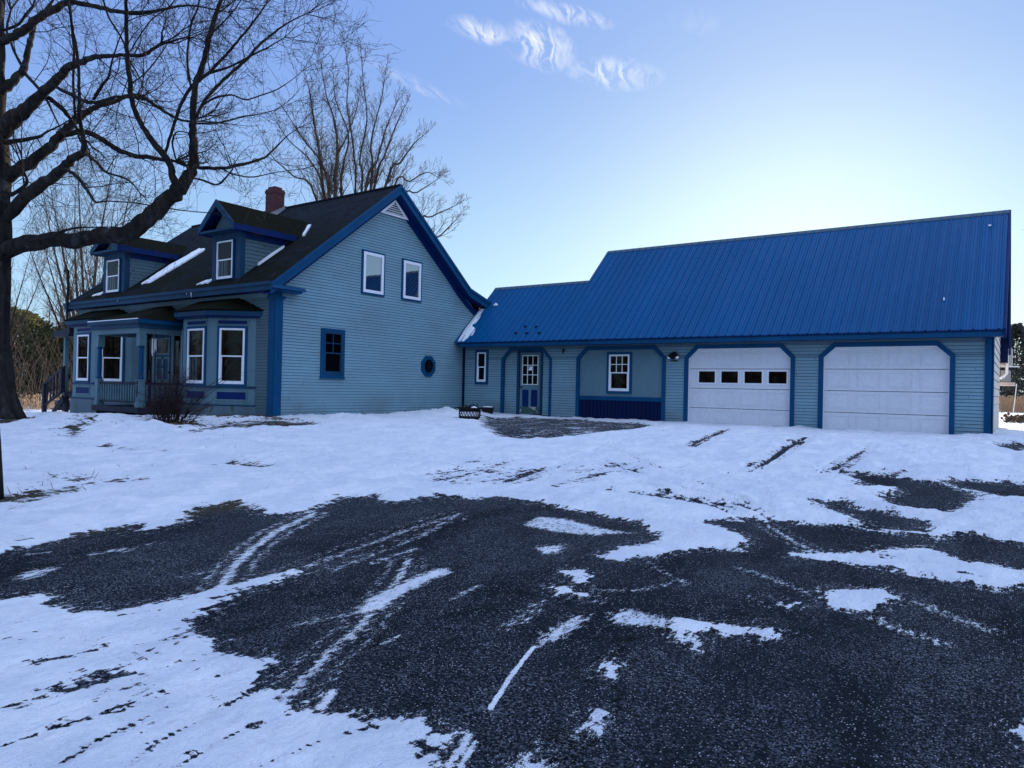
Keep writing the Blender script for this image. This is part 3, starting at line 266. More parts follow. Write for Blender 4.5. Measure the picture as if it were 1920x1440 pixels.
ckn = t.n('ShaderNodeTexNoise', i_Scale=2.5, i_Detail=6.0); t.l(t.tc.outputs['Object'], ckn.inputs['Vector'])
ckv = t.n('ShaderNodeVectorMath'); ckv.operation = 'MULTIPLY_ADD'; t.l(ckn.outputs['Color'], ckv.inputs[0]); ckv.inputs[1].default_value = (.9, .9, 0); t.l(t.tc.outputs['Object'], ckv.inputs[2]); t.l(ckv.outputs[0], ck.inputs['Vector'])
crack = t.math('MULTIPLY', t.ramp(ck.outputs['Distance'], .010, .004), t.ramp(big, .46, .52))
asp = t.mix(t.math('MULTIPLY', crack, .9), asp, (.001, .0015, .002))
wetz = t.noise(.45, None, 4, .6, .8); asp = t.mix(t.math('MULTIPLY', t.ramp(wetz, .5, .62), .45), asp, (.004, .006, .010))
# frost crust caught in the pits of the asphalt
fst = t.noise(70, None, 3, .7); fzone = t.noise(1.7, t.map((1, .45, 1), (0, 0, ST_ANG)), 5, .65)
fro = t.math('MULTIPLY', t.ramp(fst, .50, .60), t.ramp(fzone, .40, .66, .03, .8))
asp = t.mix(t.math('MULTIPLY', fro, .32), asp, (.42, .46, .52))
gr = t.noise(38, t.map((1, .35, 1), (0, 0, .5)), 5, .75); gr2 = t.noise(9, None, 5, .7)
lawn = t.mix(t.ramp(gr, .35, .65), (.012, .014, .010), t.mix(t.ramp(gr2, .4, .6), (.05, .048, .028), (.085, .06, .035)))
grd = t.mix(A_l, asp, lawn)
# snow coverage
st = t.noise(5.5, t.map((1, .16, 1), (0, 0, ST_ANG)), 7, .68); st2 = t.noise(26, t.map((1, .3, 1), (0, 0, ST_ANG)), 5, .7); iso = t.noise(7, None, 6, .65); xs = t.noise(5, t.map((.35, 2.2, 1)), 6, .68)
nn = t.math('ADD', t.math('ADD', t.math('MULTIPLY', t.math('SUBTRACT', st, .5), 1.5), t.math('MULTIPLY', t.math('SUBTRACT', st2, .5), 1.2)), t.math('ADD', t.math('MULTIPLY', t.math('SUBTRACT', iso, .5), .75), t.math('MULTIPLY', t.math('SUBTRACT', xs, .5), 1.1)))
cov = t.ramp(t.math('ADD', A_s, t.math('MULTIPLY', nn, 1.45)), -.02, .05)
salt = t.noise(120, None, 2, .8); salt2 = t.noise(33, t.map((1, .45, 1), (0, 0, ST_ANG)), 4, .75)
dd = t.math('ADD', A_d, t.math('ADD', t.math('MULTIPLY', t.math('SUBTRACT', salt, .5), 1.3), t.math('MULTIPLY', t.math('SUBTRACT', salt2, .5), 2.2)))
dust = t.ramp(dd, .50, .66)
cov = t.math('MAXIMUM', cov, t.math('MULTIPLY', dust, t.ramp(A_d, .02, .2)))
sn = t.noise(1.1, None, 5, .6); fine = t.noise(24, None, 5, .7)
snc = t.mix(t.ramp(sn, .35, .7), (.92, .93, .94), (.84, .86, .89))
lump_shade = t.noise(3.1, t.map((1, .6, 1), (0, 0, ST_ANG)), 8, .72, .4); snc = t.mix(t.math('MULTIPLY', t.ramp(lump_shade, .42, .58), .5), snc, (.60, .66, .76))  # bluish blotches paint the shadows of snow lumps into the colour
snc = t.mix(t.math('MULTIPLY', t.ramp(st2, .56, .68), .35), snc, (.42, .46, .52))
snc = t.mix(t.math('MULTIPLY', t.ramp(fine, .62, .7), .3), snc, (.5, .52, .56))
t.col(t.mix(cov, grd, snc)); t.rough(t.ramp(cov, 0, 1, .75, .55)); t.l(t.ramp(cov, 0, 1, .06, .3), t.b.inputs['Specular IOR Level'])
lump = t.noise(4.2, None, 8, .72, .5)
hh = t.math('ADD', t.math('MULTIPLY', cov, t.math('ADD', t.math('MULTIPLY', lump, 3.2), t.math('ADD', t.math('MULTIPLY', fine, .8), t.math('MULTIPLY', st2, 1.6)))), t.math('MULTIPLY', vor.outputs['Distance'], .25)); t.bump(hh, .7, .055)
# ------------------------------------------------------------------ mesh helpers
def link(o, parent=None):
    COL.objects.link(o)
    if parent is not None: o.parent = parent; o.matrix_parent_inverse = Matrix.Identity(4)
    return o
def empty(name, loc=(0, 0, 0), label=None, cat=None, group=None):
    o = bpy.data.objects.new(name, None); o.empty_display_size = .3; COL.objects.link(o); o.location = loc
    if label: o['label'] = label
    if cat: o['category'] = cat
    if group: o['group'] = group
    return o
def tag(o, label, cat, group=None):
    o['label'] = label; o['category'] = cat
    if group: o['group'] = group
    return o
class MB:
    def __init__(s): s.v = []; s.f = []; s.m = []; s.mats = []
    def mi(s, mat):
        if mat not in s.mats: s.mats.append(mat)
        return s.mats.index(mat)
    def face(s, pts, mat):
        b = len(s.v); s.v += [tuple(p) for p in pts]; s.f.append(tuple(range(b, b+len(pts)))); s.m.append(s.mi(mat))
    def hexa(s, p, mat):   # 8 points: bottom ring 0-3, top ring 4-7
        b = len(s.v); s.v += [tuple(q) for q in p]; k = s.mi(mat)
        for f in ((0,3,2,1),(4,5,6,7),(0,1,5,4),(1,2,6,5),(2,3,7,6),(3,0,4,7)): s.f.append(tuple(b+i for i in f)); s.m.append(k)
    def box(s, x0, x1, y0, y1, z0, z1, mat):
        s.hexa([(x0,y0,z0),(x1,y0,z0),(x1,y1,z0),(x0,y1,z0),(x0,y0,z1),(x1,y0,z1),(x1,y1,z1),(x0,y1,z1)], mat)
    def fbox(s, F, u0, u1, v0, v1, n0, n1, mat):
        O, U, V, Nn = F; q = lambda u, v, n: O+U*u+V*v+Nn*n
        s.hexa([q(u0,v0,n1),q(u1,v0,n1),q(u1,v0,n0),q(u0,v0,n0),q(u0,v1,n1),q(u1,v1,n1),q(u1,v1,n0),q(u0,v1,n0)], mat)
    def prism(s, pts, ext, mat, mat_side=None):   # planar polygon + extrusion vector
        e = Vector(ext); a = [Vector(p) for p in pts]; b = [p+e for p in a]; nrm = Vector((0,0,0))
        for i in range(len(a)): nrm += a[i].cross(a[(i+1) % len(a)])
        if nrm.dot(e) < 0: s.face(a, mat); s.face(b[::-1], mat)
        else: s.face(a[::-1], mat); s.face(b, mat)
        for i in range(len(a)):
            j = (i+1) % len(a); s.face([a[i], a[j], b[j], b[i]], mat_side or mat)
    def tube(s, pts, rad, mat, n=6, cap=True):
        pts = [Vector(p) for p in pts]; k = len(pts); b = len(s.v); mi = s.mi(mat)
        T = [(pts[min(i+1, k-1)]-pts[max(i-1, 0)]).normalized() for i in range(k)]
        a = Vector((0, 0, 1)) if abs(T[0].z) < .9 else Vector((1, 0, 0)); x = T[0].cross(a).normalized()
        for i in range(k):
            x = (x-T[i]*x.dot(T[i])).normalized(); y = T[i].cross(x)
            r = rad[i] if isinstance(rad, (list, tuple)) else rad
            for j in range(n):
                c = 2*math.pi*j/n; s.v.append(tuple(pts[i]+x*(r*math.cos(c))+y*(r*math.sin(c))))
        for i in range(k-1):
            for j in range(n):
                j2 = (j+1) % n; s.f.append((b+i*n+j, b+i*n+j2, b+(i+1)*n+j2, b+(i+1)*n+j)); s.m.append(mi)
        if cap and n > 3:
            s.f.append(tuple(b+j for j in range(n))[::-1]); s.m.append(mi); s.f.append(tuple(b+(k-1)*n+j for j in range(n))); s.m.append(mi)
    def build(s, name, parent=None, smooth=False, bevel=0):
        me = bpy.data.meshes.new(name); me.from_pydata(s.v, [], s.f)
        for m in s.mats: me.materials.append(MATS[m])
        me.polygons.foreach_set('material_index', s.m)
        if smooth: me.polygons.foreach_set('use_smooth', [True]*len(s.f))
        me.update(); o = bpy.data.objects.new(name, me); link(o, parent)
        if bevel:
            bv = o.modifiers.new('bevel', 'BEVEL'); bv.width = bevel; bv.segments = 2; bv.limit_method = 'ANGLE'
        return o
def frame(o, u, n): return (Vector(o), Vector(u).normalized(), Vector((0, 0, 1)), Vector(n).normalized())
def clap(b, F, v0, v1, urange, mat, exp=.08, lip=.016, gap=.011):
    """lapped clapboards on the plane F between heights v0..v1; urange(z)->(u0,u1)"""
    k0 = v0; 
    while k0 < v1-1e-4:
        k1 = min(v1, (math.floor(k0/exp+1e-4)+1)*exp)
        if k1-k0 < 1e-3: k1 = min(v1, k1+exp)
        a0, a1 = urange(k0); c0, c1 = urange(k1)
        if a1-a0 > .005 or c1-c0 > .005:
            O, U, V, Nn = F; q = lambda u, v, n: O+U*u+V*(v-O.z)+Nn*n
            c0, c1 = (c0, c1) if c1 > c0 else ((c0+c1)/2,)*2
            g_ = min(gap, (k1-k0)*.5)
            b.face([q(a0,k0+g_,lip), q(a1,k0+g_,lip), q(c1,k1,.003), q(c0,k1,.003)], mat)
            b.face([q(a0,k0+g_,.001), q(a1,k0+g_,.001), q(a1,k0+g_,lip), q(a0,k0+g_,lip)], 'lap_shade')
            b.face([q(a0,k0,.003), q(a1,k0,.003), q(a1,k0+g_,.001), q(a0,k0+g_,.001)], 'lap_shade')
            b.face([q(a0,k0+g_,0), q(a0,k0+g_,lip), q(c0,k1,.003), q(c0,k1,0)], mat)
            b.face([q(a1,k0+g_,lip), q(a1,k0+g_,0), q(c1,k1,0), q(c1,k1,.003)], mat)
        k0 = k1
paint('lap_shade', (.03, .05, .075), k=0)  # dark strip under each board lap, painted in place of its shadow line
def window(parent, F, w, h, style='hung', trim=.07, sub=True, grid=None, white=True, curtain=False, name='window', gl='window_glass', fw_=.055, sill=False):
    """F origin = lower left corner of the frame on the wall plane"""
    T = MB(); tm = 'trim_blue'
    for (a, b_, c, d) in ((-trim, 0, -trim, h+trim), (w, w+trim, -trim, h+trim), (0, w, h, h+trim), (0, w, -trim, 0)): T.fbox(F, a, b_, c, d, -.01, .035, tm)
    if sill: T.fbox(F, -trim-.02, w+trim+.02, -trim-.03, -trim, -.01, .06, tm)
    fm = 'white_vinyl' if white else 'trim_blue_old'
    Fm = T if not sub else MB()
    f = fw_
    for (a, b_, c, d) in ((0, f, 0, h), (w-f, w, 0, h), (f, w-f, h-f, h), (f, w-f, 0, f)): Fm.fbox(F, a, b_, c, d, -.01, .045, fm)
    if style == 'hung':
        m = h*.5; Fm.fbox(F, f, w-f, m-.018, m+.018, -.01, .036, fm)
        for (a, b_, c, d) in ((f, f+.025, f, m-.018), (w-f-.025, w-f, f, m-.018), (f+.025, w-f-.025, f, f+.03)): Fm.fbox(F, a, b_, c, d, -.01, .03, fm)
    if grid:
        nx, ny, y0, y1 = grid; gw = .011
        for i in range(1, nx): u = f+(w-2*f)*i/nx; Fm.fbox(F, u-gw, u+gw, y0, y1, -.01, .028, fm)
        for j in range(1, ny): v = y0+(y1-y0)*j/ny; Fm.fbox(F, f, w-f, v-gw, v+gw, -.01, .0265, fm)
    Fm.fbox(F, f*.8, w-f*.8, f*.8, h-f*.8, .001, .0165, 'dark_void') if not curtain else Fm.fbox(F, f*.8, w-f*.8, f*.8, h-f*.8, .001, .009, 'dark_void')
    if curtain:
        x = f+.01; k = 0
        while x < w*.62:
            dx = random.uniform(.03, .06)
            if k % 3 != 2: Fm.fbox(F, x, x+dx, f+.01, h*.5, .0095, .0105+.004*random.random(), 'curtain')
            x += dx; k += 1
    P = MB() if sub else T
    P.fbox(F, f*.9, w-f*.9, f*.9, h-f*.9, .019, .0215, gl)
    if sub:
        o = T.build(name, parent); Fm.build('frame', o); P.build('pane', o)
    else: o = T.build(name, parent)
    return o
def link(o, parent=None):
    COL.objects.link(o)
    if parent is not None:
        o.parent = parent
        if parent.type == 'EMPTY' : o.matrix_parent_inverse = Matrix.Translation(-Vector(parent.location))
# ================================================================== FARMHOUSE
XL, XR_, YF, YB = -26.0, -15.58, 11.5, 20.0
SL = .783
def front_y(z): return 11.28+(z-4.15)/SL
def back_y(z): return 15.61+(7.54-z)/SL
house = empty('farmhouse', (-20.8, 15.6, .6), 'grey-blue clapboard farmhouse with dark blue trim, two dormers and a steep shingled roof', 'house')
def wall_range(z):
    if z <= 3.95: return (0, YB-YF)
    return (max(0, front_y(z+.12)-YF), min(YB-YF, back_y(z+.12)-YF))
b = MB()
Fg = frame((XR_, YF, 0), (0, 1, 0), (1, 0, 0)); Ff = frame((XL, YF, 0), (1, 0, 0), (0, -1, 0)); Fl = frame((XL, YB, 0), (0, -1, 0), (-1, 0, 0))
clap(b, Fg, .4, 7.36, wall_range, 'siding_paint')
clap(b, Ff, .2, 3.9, lambda z: (0, XR_-XL), 'siding_shaded')
clap(b, Fl, .2, 7.36, lambda z: ((YB-YF)-wall_range(z)[1], (YB-YF)-wall_range(z)[0]), 'siding_shaded')
b.face([(XL, YB, .2), (XR_, YB, .2), (XR_, YB, 4.2), (XL, YB, 4.2)], 'siding_shaded')
# solid core just behind the boards
b.prism([(XL+.01, YF+.01, .2), (XL+.01, YB-.01, .2), (XL+.01, YB-.01, 4.3), (XL+.01, 15.61, 7.4), (XL+.01, YF+.01, 4.1)], (XR_-XL-.02, 0, 0), 'dark_void')
b.build('wall', house)
# main roof (with the flared rear eave)
PR = [(11.14, 4.04), (15.61, 7.54), (19.02, 4.87), (20.42, 4.46)]
b = MB(); RX0, RX1 = -26.32, -15.24
poly = [(RX0, y, z) for y, z in PR]+[(RX0, y, z-.07) for y, z in PR[::-1]]
b.prism(poly, (RX1-RX0, 0, 0), 'shingles')
roof = b.build('roof', house)
b = MB(); b.box(RX0, RX1, 15.55, 15.67, 7.52, 7.57, 'shingles'); b.build('ridge_cap', roof)
# rake boards on both gables
def ribbon(b, prof, x0, x1, d0, d1, mat):
    for (ya, za), (yb, zb) in zip(prof[:-1], prof[1:]):
        b.hexa([(x0,ya,za+d1),(x1,ya,za+d1),(x1,yb,zb+d1),(x0,yb,zb+d1),(x0,ya,za+d0),(x1,ya,za+d0),(x1,yb,zb+d0),(x0,yb,zb+d0)], mat)
for sgn, xf, xw in ((1, RX1, XR_), (-1, RX0, XL)):
    b = MB(); X = lambda d: tuple(sorted((xf+sgn*d[0], xf+sgn*d[1])))
    ribbon(b, PR, *X((0, .03)), .015, -.08, 'trim_blue'); ribbon(b, PR, *X((-.03, -.001)), -.075, -.27, 'trim_blue')
    a, c = sorted((xf-sgn*.031, xw)); ribbon(b, PR, a, c, -.235, -.26, 'panel_blue')
    fz = [(11.5, 4.0), (15.61, 7.22), (18.2, 5.2), (18.75, 4.74), (19.15, 4.46), (19.6, 4.2), (20.0, 4.02)]
    a, c = sorted((xw+sgn*.016, xw+sgn*.045)); ribbon(b, fz, a, c, .07, -.13, 'panel_blue')
    b.build('rake_board', house)
b = MB()   # eave box and cornice along the front
b.box(RX0, RX1+.02, 11.10, 11.14, 3.87, 4.07, 'trim_blue_old'); b.box(RX0, RX1+.03, 11.06, 11.1, 4.0, 4.085, 'trim_blue_old')
b.box(RX0, RX1, 11.14, 11.485, 3.88, 3.905, 'panel_blue')
b.box(XL+.01, XR_-.22, 11.455, 11.485, 3.76, 3.878, 'board_paint')
b.build('eave', house)
b = MB()   # cornice return
b.hexa([(-15.535,11.143,3.93),(-15.2,11.143,3.93),(-15.2,12.2,3.93),(-15.535,12.2,3.93),(-15.535,11.143,4.06),(-15.24,11.143,4.02),(-15.24,12.17,4.02),(-15.535,12.2,4.06)], 'trim_blue')
b.box(-15.53, -15.26, 11.143, 12.1, 3.87, 3.927, 'trim_blue'); b.build('cornice_return', house)
b = MB()   # corner boards
b.box(-15.76, -15.555, 11.455, 11.486, .4, 3.72, 'trim_blue'); b.box(-15.566, -15.535, 11.486, 11.73, .4, 3.72, 'trim_blue')
b.box(-15.80, -15.50, 11.42, 11.78, 3.72, 3.79, 'trim_blue'); b.box(-15.73, -15.54, 11.45, 11.70, 3.79, 3.87, 'trim_blue')
b.build('corner_board', house)
b = MB(); b.box(-26.02, -25.85, 11.45, 11.486, .3, 3.88, 'board_paint'); b.build('corner_board', house)
# gable windows
def Fgw(y, z): return frame((XR_+.012, y, z), (0, 1, 0), (1, 0, 0))
window(house, Fgw(14.46, 4.24), .80, 1.17, style='fixed', trim=.055, fw_=.085, gl='window_glass_bright')
window(house, Fgw(16.10, 4.25), .78, 1.16, style='fixed', trim=.055, fw_=.085, gl='window_glass_bright')
w = window(house, Fgw(13.08, 1.83), .66, 1.17, style='hung', trim=.085, grid=(2, 2, .6, 1.11), white=False, sill=True)
b = MB(); F = Fgw(17.34, 2.205); pts = lambda r, n: [F[0]+F[1]*(r*.36*math.cos(math.radians(22.5+45*i))/.36)+F[2]*(r*math.sin(math.radians(22.5+45*i)))+F[3]*n for i in range(8)]
for ra, rb, n0, n1, m in ((.355, .26, 0, .035, 'trim_blue'), (.26, .225, 0, .05, 'trim_blue_old')):
    A, B, A2, B2 = pts(ra, n1), pts(rb, n1), pts(ra, n0), pts(rb, n0)
    for i in range(8):
        j = (i+1) % 8; b.face([A[i], A[j], B[j], B[i]], m); b.face([A2[i], A2[j], A[j], A[i]], m); b.face([B[i], B[j], B2[j], B2[i]], m)
b.face(pts(.24, .004), 'dark_void'); b.face(pts(.23, .018), 'window_glass')
b.build('octagonal_window', house)
b = MB()   # triangular louvre
F = Fgw(15.06, 6.66); A = [(0, 0), (1.2, 0), (.62, .50)]
def q(u, v, n): return F[0]+F[1]*u+F[2]*v+F[3]*n
cx, cy = .6067, .1667
def inset(k): return [(cx+(a-cx)*k, cy+(c-cy)*k) for a, c in A]
I = inset(.72); 
for i in range(3):
    j = (i+1) % 3
    b.hexa([q(*A[i], 0), q(*A[j], 0), q(*I[j], 0), q(*I[i], 0), q(*A[i], .05), q(*A[j], .05), q(*I[j], .05), q(*I[i], .05)], 'white_vinyl')
b.face([q(*p, .004) for p in I], 'dark_void')
for k in range(5):
    v = I[0][1]+.035+k*.066; t_ = (v-I[0][1])/(I[2][1]-I[0][1])
    if t_ > .93: break
    u0 = I[0][0]+(I[2][0]-I[0][0])*t_; u1 = I[1][0]+(I[2][0]-I[1][0])*t_
    b.hexa([q(u0,v-.02,.04),q(u1,v-.02,.04),q(u1,v+.012,.012),q(u0,v+.012,.012),q(u0,v-.012,.045),q(u1,v-.012,.045),q(u1,v+.02,.018),q(u0,v+.02,.018)], 'white_vinyl')
b.build('gable_louvre', house)
# chimney
b = MB(); cx0, cx1, cy0, cy1 = -21.08, -20.62, 15.1, 15.52
b.box(cx0, cx1, cy0, cy1, 6.6, 8.12, 'chimney_brick'); b.box(cx0-.02, cx1+.02, cy0-.02, cy1+.02, 7.98, 8.07, 'chimney_brick'); b.box(cx0+.06, cx1-.06, cy0+.06, cy1-.06, 8.12, 8.2, 'chimney_brick')
ch = b.build('chimney', roof)
b = MB(); b.prism([(cx1+.001, 14.9, 6.97+.02), (cx1+.001, 15.58, 7.52), (cx1+.001, 15.58, 7.62), (cx1+.001, 14.9, 7.2)], (.015, 0, 0), 'grey_metal')
b.prism([(cx0-.03, 14.93, 7.03), (cx1+.1, 14.93, 7.03), (cx1+.12, 15.3, 7.32), (cx1+.02, 15.3, 7.32), (cx1+.0, 15.0, 7.09), (cx0-.03, 15.0, 7.09)], (0, -.01, .012), 'grey_metal')
b.build('flashing', ch)
# dormers
def dormer(x0, x1, hz):
    xm = (x0+x1)/2; D = MB(); FY = 11.55; zt = 5.66
    D.box(x0, x1, FY, FY+.03, 4.15, zt, 'trim_blue_old')
    D.box(x0-.012, x0+.16, FY-.022, FY, 4.15, zt, 'trim_blue_old'); D.box(x1-.16, x1+.022, FY-.022, FY, 4.15, zt, 'trim_blue_old')
    D.box(x1+.002, x1+.022, FY+.0005, FY+.14, 4.15, zt, 'trim_blue_old'); D.box(x0+.16, x1-.16, FY-.018, FY, 5.44, zt, 'trim_blue_old')
    for xs, sg in ((x1, 1), (x0, -1)):
        Fd = frame((xs, FY+.03, 0), (0, 1, 0), (sg, 0, 0)) if sg > 0 else frame((xs, 14.2, 0), (0, -1, 0), (-1, 0, 0))
        if sg > 0: clap(D, Fd, 4.35, zt, lambda z: (.11, max(.11, front_y(z)-FY-.03)), 'siding_shaded', .105)
        else: clap(D, Fd, 4.35, zt, lambda z: (14.2-max(FY+.03, front_y(z)), 14.2-FY-.03), 'siding_shaded', .105)
    D.prism([(x0+.01, FY+.031, 4.2), (x0+.01, FY+.031, zt), (x0+.01, front_y(zt), zt)], (x1-x0-.02, 0, 0), 'dark_void')
    D.prism([(x0+.02, FY-.01, zt+.06), (x1-.02, FY-.01, zt+.06), (xm, FY-.01, hz-.1)], (0, .02, 0), 'board_paint')
    d = D.build('dormer', house)
    R = MB(); ov = .20; ye = 11.22
    sl = (hz-5.76)/((x1-x0)/2+ov)
    for sg in (1, -1):
        xe = xm+sg*((x1-x0)/2+ov); ze = 5.76
        top = [(xe, ye, ze), (xm, ye, hz), (xm, front_y(hz)+.1, hz), (xe, front_y(ze)+.1, ze)]
        R.prism(top, (0, 0, -.055), 'mossy_shingles')
        R.hexa([(xe, ye+.002, ze-.075), (xe, FY, ze-.075), (xm, FY, hz-.075), (xm, ye+.002, hz-.075), (xe, ye+.002, ze-.056), (xe, FY, ze-.056), (xm, FY, hz-.056), (xm, ye+.002, hz-.056)], 'panel_blue')
        # rake and eave boards
        R.hexa([(xe, ye-.03, ze-.20), (xe, ye, ze-.20), (xm, ye, hz-.19), (xm, ye-.03, hz-.19), (xe, ye-.03, ze+.01), (xe, ye, ze+.01), (xm, ye, hz+.015), (xm, ye-.03, hz+.015)], 'trim_blue_old')
        a, c = sorted((xe, xe+sg*.025)); R.box(a, c, ye-.03, front_y(ze-.1), ze-.17, ze-.005, 'panel_blue')
        a, c = sorted((xe-sg*.001, xm+sg*((x1-x0)/2))); R.box(a, c, ye, front_y(ze-.15)-.1, ze-.165, ze-.14, 'panel_blue')
        a, c = sorted((xm+sg*((x1-x0)/2+.012), xm+sg*((x1-x0)/2+.03))); R.box(a, c, FY+.15, front_y(5.5), 5.44, 5.585, 'panel_blue')
    R.hexa([(x0-ov,ye-.02,5.60),(x1+ov,ye-.02,5.60),(x1+ov,FY-.025,5.60),(x0-ov,FY-.025,5.60),(x0-ov,ye-.02,5.66),(x1+ov,ye-.02,5.66),(x1+ov,FY-.025,5.75),(x0-ov,FY-.025,5.75)], 'trim_blue_old')
    R.build('dormer_roof', d)
    window(d, frame((x0+.26, FY-.02, 4.37), (1, 0, 0), (0, -1, 0)), (x1-x0)-.52, 1.03, trim=.02, sub=False, fw_=.04, curtain=True, gl='window_glass')
    return d
dormer(-18.42, -17.17, 6.46); dormer(-24.58, -23.25, 6.28)
# bay windows
def bay(x0, x1, curt, cant=1.0):   # x0,x1: the two ends on the house wall
    D = MB(); fy = 10.85; a = Vector((x0, 11.5, 0)); b1 = Vector((x0+cant, fy, 0)); c = Vector((x1-cant, fy, 0)); d = Vector((x1, 11.5, 0))
    faces = []
    for p, q_ in ((a, b1), (b1, c), (c, d)):
        u = (q_-p).normalized(); n = Vector((u.y, -u.x, 0)); faces.append((Frame_(p, u, n), (q_-p).length))
    ring = [a, b1, c, d]
    def slab(pad, z0, z1, mat, zt=None):
        e = offset_ring(ring, pad); D.prism([(p.x, p.y, z0) for p in e], (0, 0, z1-z0), mat)
    slab(0, .95, 3.26, 'plaster_board'); slab(.06, .0, .93, 'foundation_paint')
    slab(.045, .93, .97, 'trim_blue_old'); slab(.05, 1.40, 1.455, 'trim_blue_old'); slab(.012, 1.0, 1.04, 'board_paint')
    slab(.16, 3.23, 3.28, 'panel_blue'); slab(.24, 3.281, 3.40, 'trim_blue_old'); slab(.27, 3.401, 3.425, 'mossy_shingles')
    for k, (F, L) in enumerate(faces):
        m = .1
        if k != 1:
            w0 = .23 if k == 2 else L-.23-.67; ww = .67
        else: ww = .78 if L > 1 else .72; w0 = (L-ww)/2+.0
        # recessed-look blue panels framed by stiles
        for (v0, v1) in ((3.07, 3.165), (1.11, 1.30)):
            D.fbox(F, w0-.05, w0+ww+.05, v0, v1, 0, .006, 'panel_blue')
            for (p0, p1, q0, q1) in ((w0-.09, w0-.05, v0-.04, v1+.04), (w0+ww+.05, w0+ww+.09, v0-.04, v1+.04), (w0-.05, w0+ww+.05, v1, v1+.04), (w0-.05, w0+ww+.05, v0-.04, v0)): D.fbox(F, p0, p1, q0, q1, 0, .018, 'board_paint')
    o = D.build('bay_window', house)
    R = MB(); e = offset_ring(ring, .30); tp = [Vector((x0+.75, 11.5, 3.82)), Vector((x1-.75, 11.5, 3.82))]
    E = [Vector((p.x, p.y, 3.43)) for p in e]
    R.face([E[0], E[1], tp[0]], 'mossy_shingles'); R.face([E[1], E[2], tp[1], tp[0]], 'mossy_shingles'); R.face([E[2], E[3], tp[1]], 'mossy_shingles'); R.face([E[3], E[2], E[1], E[0]], 'panel_blue')
    R.build('bay_roof', o)
    for k, (F, L) in enumerate(faces):
        if k != 1: ww = .67; w0 = .23 if k == 2 else L-.23-ww
        else: ww = .78 if L > 1 else .72; w0 = (L-ww)/2
        F2 = (F[0]+F[1]*w0+Vector((0, 0, 1.51)), F[1], F[2], F[3])
        window(o, F2, ww, 1.45, trim=.06, sub=False, curtain=(curt and k == 1), fw_=.05, gl='window_glass' if k else 'window_glass')
    return o
def Frame_(p, u, n): return (Vector((p.x, p.y, 0)), u, Vector((0, 0, 1)), n)
def offset_ring(r, d):
    out = []
    for i, p in enumerate(r):
        ns = []
        for j in (i-1, i):
            if 0 <= j < len(r)-1:
                u = (r[j+1]-r[j]).normalized(); ns.append(Vector((u.y, -u.x, 0)))
        if len(ns) == 1:
            u = ns[0]; k = d/abs(u.y) if abs(u.y) > .3 else d; out.append(Vector((p.x+(1 if i else -1)*d*1.1, 11.5, 0)) if d else p.copy())
        else:
            m = (ns[0]+ns[1]).normalized(); out.append(p+m*(d/max(.3, m.dot(ns[0]))))
    return out
bay(-19.62, -16.3, True); bay(-26.0, -22.58, False)
# front porch
P = MB(); P.box(-22.0, -19.4, 10.12, 11.48, .66, .82, 'grey_wood'); P.box(-21.95, -19.45, 10.18, 11.45, .2, .66, 'dark_void')
for i in range(12): P.box(-21.98+i*.215, -21.98+i*.215+.2, 10.06, 10.12, .68, .815, 'grey_wood')
for x in (-21.7, -20.5): P.box(x, x+1.1, 9.8, 10.06, .3, .5, 'grey_wood')
porch = P.build('porch', house)
R = MB(); z0 = 3.22; E = [(-22.15, 11.48, z0), (-22.15, 9.98, z0), (-19.33, 9.98, z0), (-19.33, 11.48, z0)]; ap = [(-21.1, 11.48, 3.76), (-20.4, 11.48, 3.76)]
R.face([E[0], E[1], ap[0]], 'mossy_shingles'); R.face([E[1], E[2], ap[1], ap[0]], 'mossy_shingles'); R.face([E[2], E[3], ap[1]], 'mossy_shingles')
R.box(-22.15, -19.33, 9.98, 11.48, 3.19, 3.215, 'panel_blue')
R.box(-22.1, -19.38, 10.03, 11.48, 2.98, 3.19, 'trim_blue_old'); R.box(-22.16, -19.32, 9.965, 10.03, 3.1, 3.2, 'trim_blue_old'); R.box(-19.38, -19.32, 10.03, 11.48, 3.1, 3.2, 'trim_blue')
R.box(-22.02, -19.46, 10.09, 10.25, 2.84, 2.979, 'board_paint'); R.box(-19.62, -19.46, 10.25, 11.48, 2.84, 2.979, 'board_paint'); R.box(-22.02, -21.86, 10.25, 11.48, 2.84, 2.979, 'board_paint')
R.box(-22.14, -19.34, 9.968, 10.02, 3.202, 3.225, 'roof_snow')
pr = R.build('porch_roof', porch)
def post(x, y):
    b = MB(); s = .085
    b.box(x-s-.015, x+s+.015, y-s-.015, y+s+.015, .82, .95, 'board_paint'); b.box(x-s, x+s, y-s, y+s, .95, 1.58, 'board_paint')
    b.tube([(x, y, z) for z in (1.58, 1.62, 1.66, 1.9, 2.2, 2.42, 2.46, 2.5)], [.07, .085, .06, .066, .062, .055, .08, .07], 'trim_blue', 12)
    b.box(x-s-.005, x+s+.005, y-s-.005, y+s+.005, 2.5, 2.838, 'board_paint'); return b.build('post', porch)
pR = post(-19.56, 10.2); post(-21.86, 10.2)
def railing(x0, y0, x1, y1, name='railing', par=None, z0=.93, z1=1.5, n=14, sl=0):
    b = MB(); A = Vector((x0, y0, 0)); B = Vector((x1, y1, 0)); u = (B-A).normalized(); F = (A, u, Vector((0, 0, 1)), Vector((u.y, -u.x, 0))); L = (B-A).length
    b.fbox(F, 0, L, z1-.06, z1, -.035, .035, 'grey_wood'); b.fbox(F, 0, L, z0, z0+.05, -.025, .025, 'grey_wood')
    for i in range(n): c = L*(i+.5)/n; b.fbox(F, c-.02, c+.02, z0+.05, z1-.06, -.02, .02, 'board_paint')
    return b.build(name, par or porch)
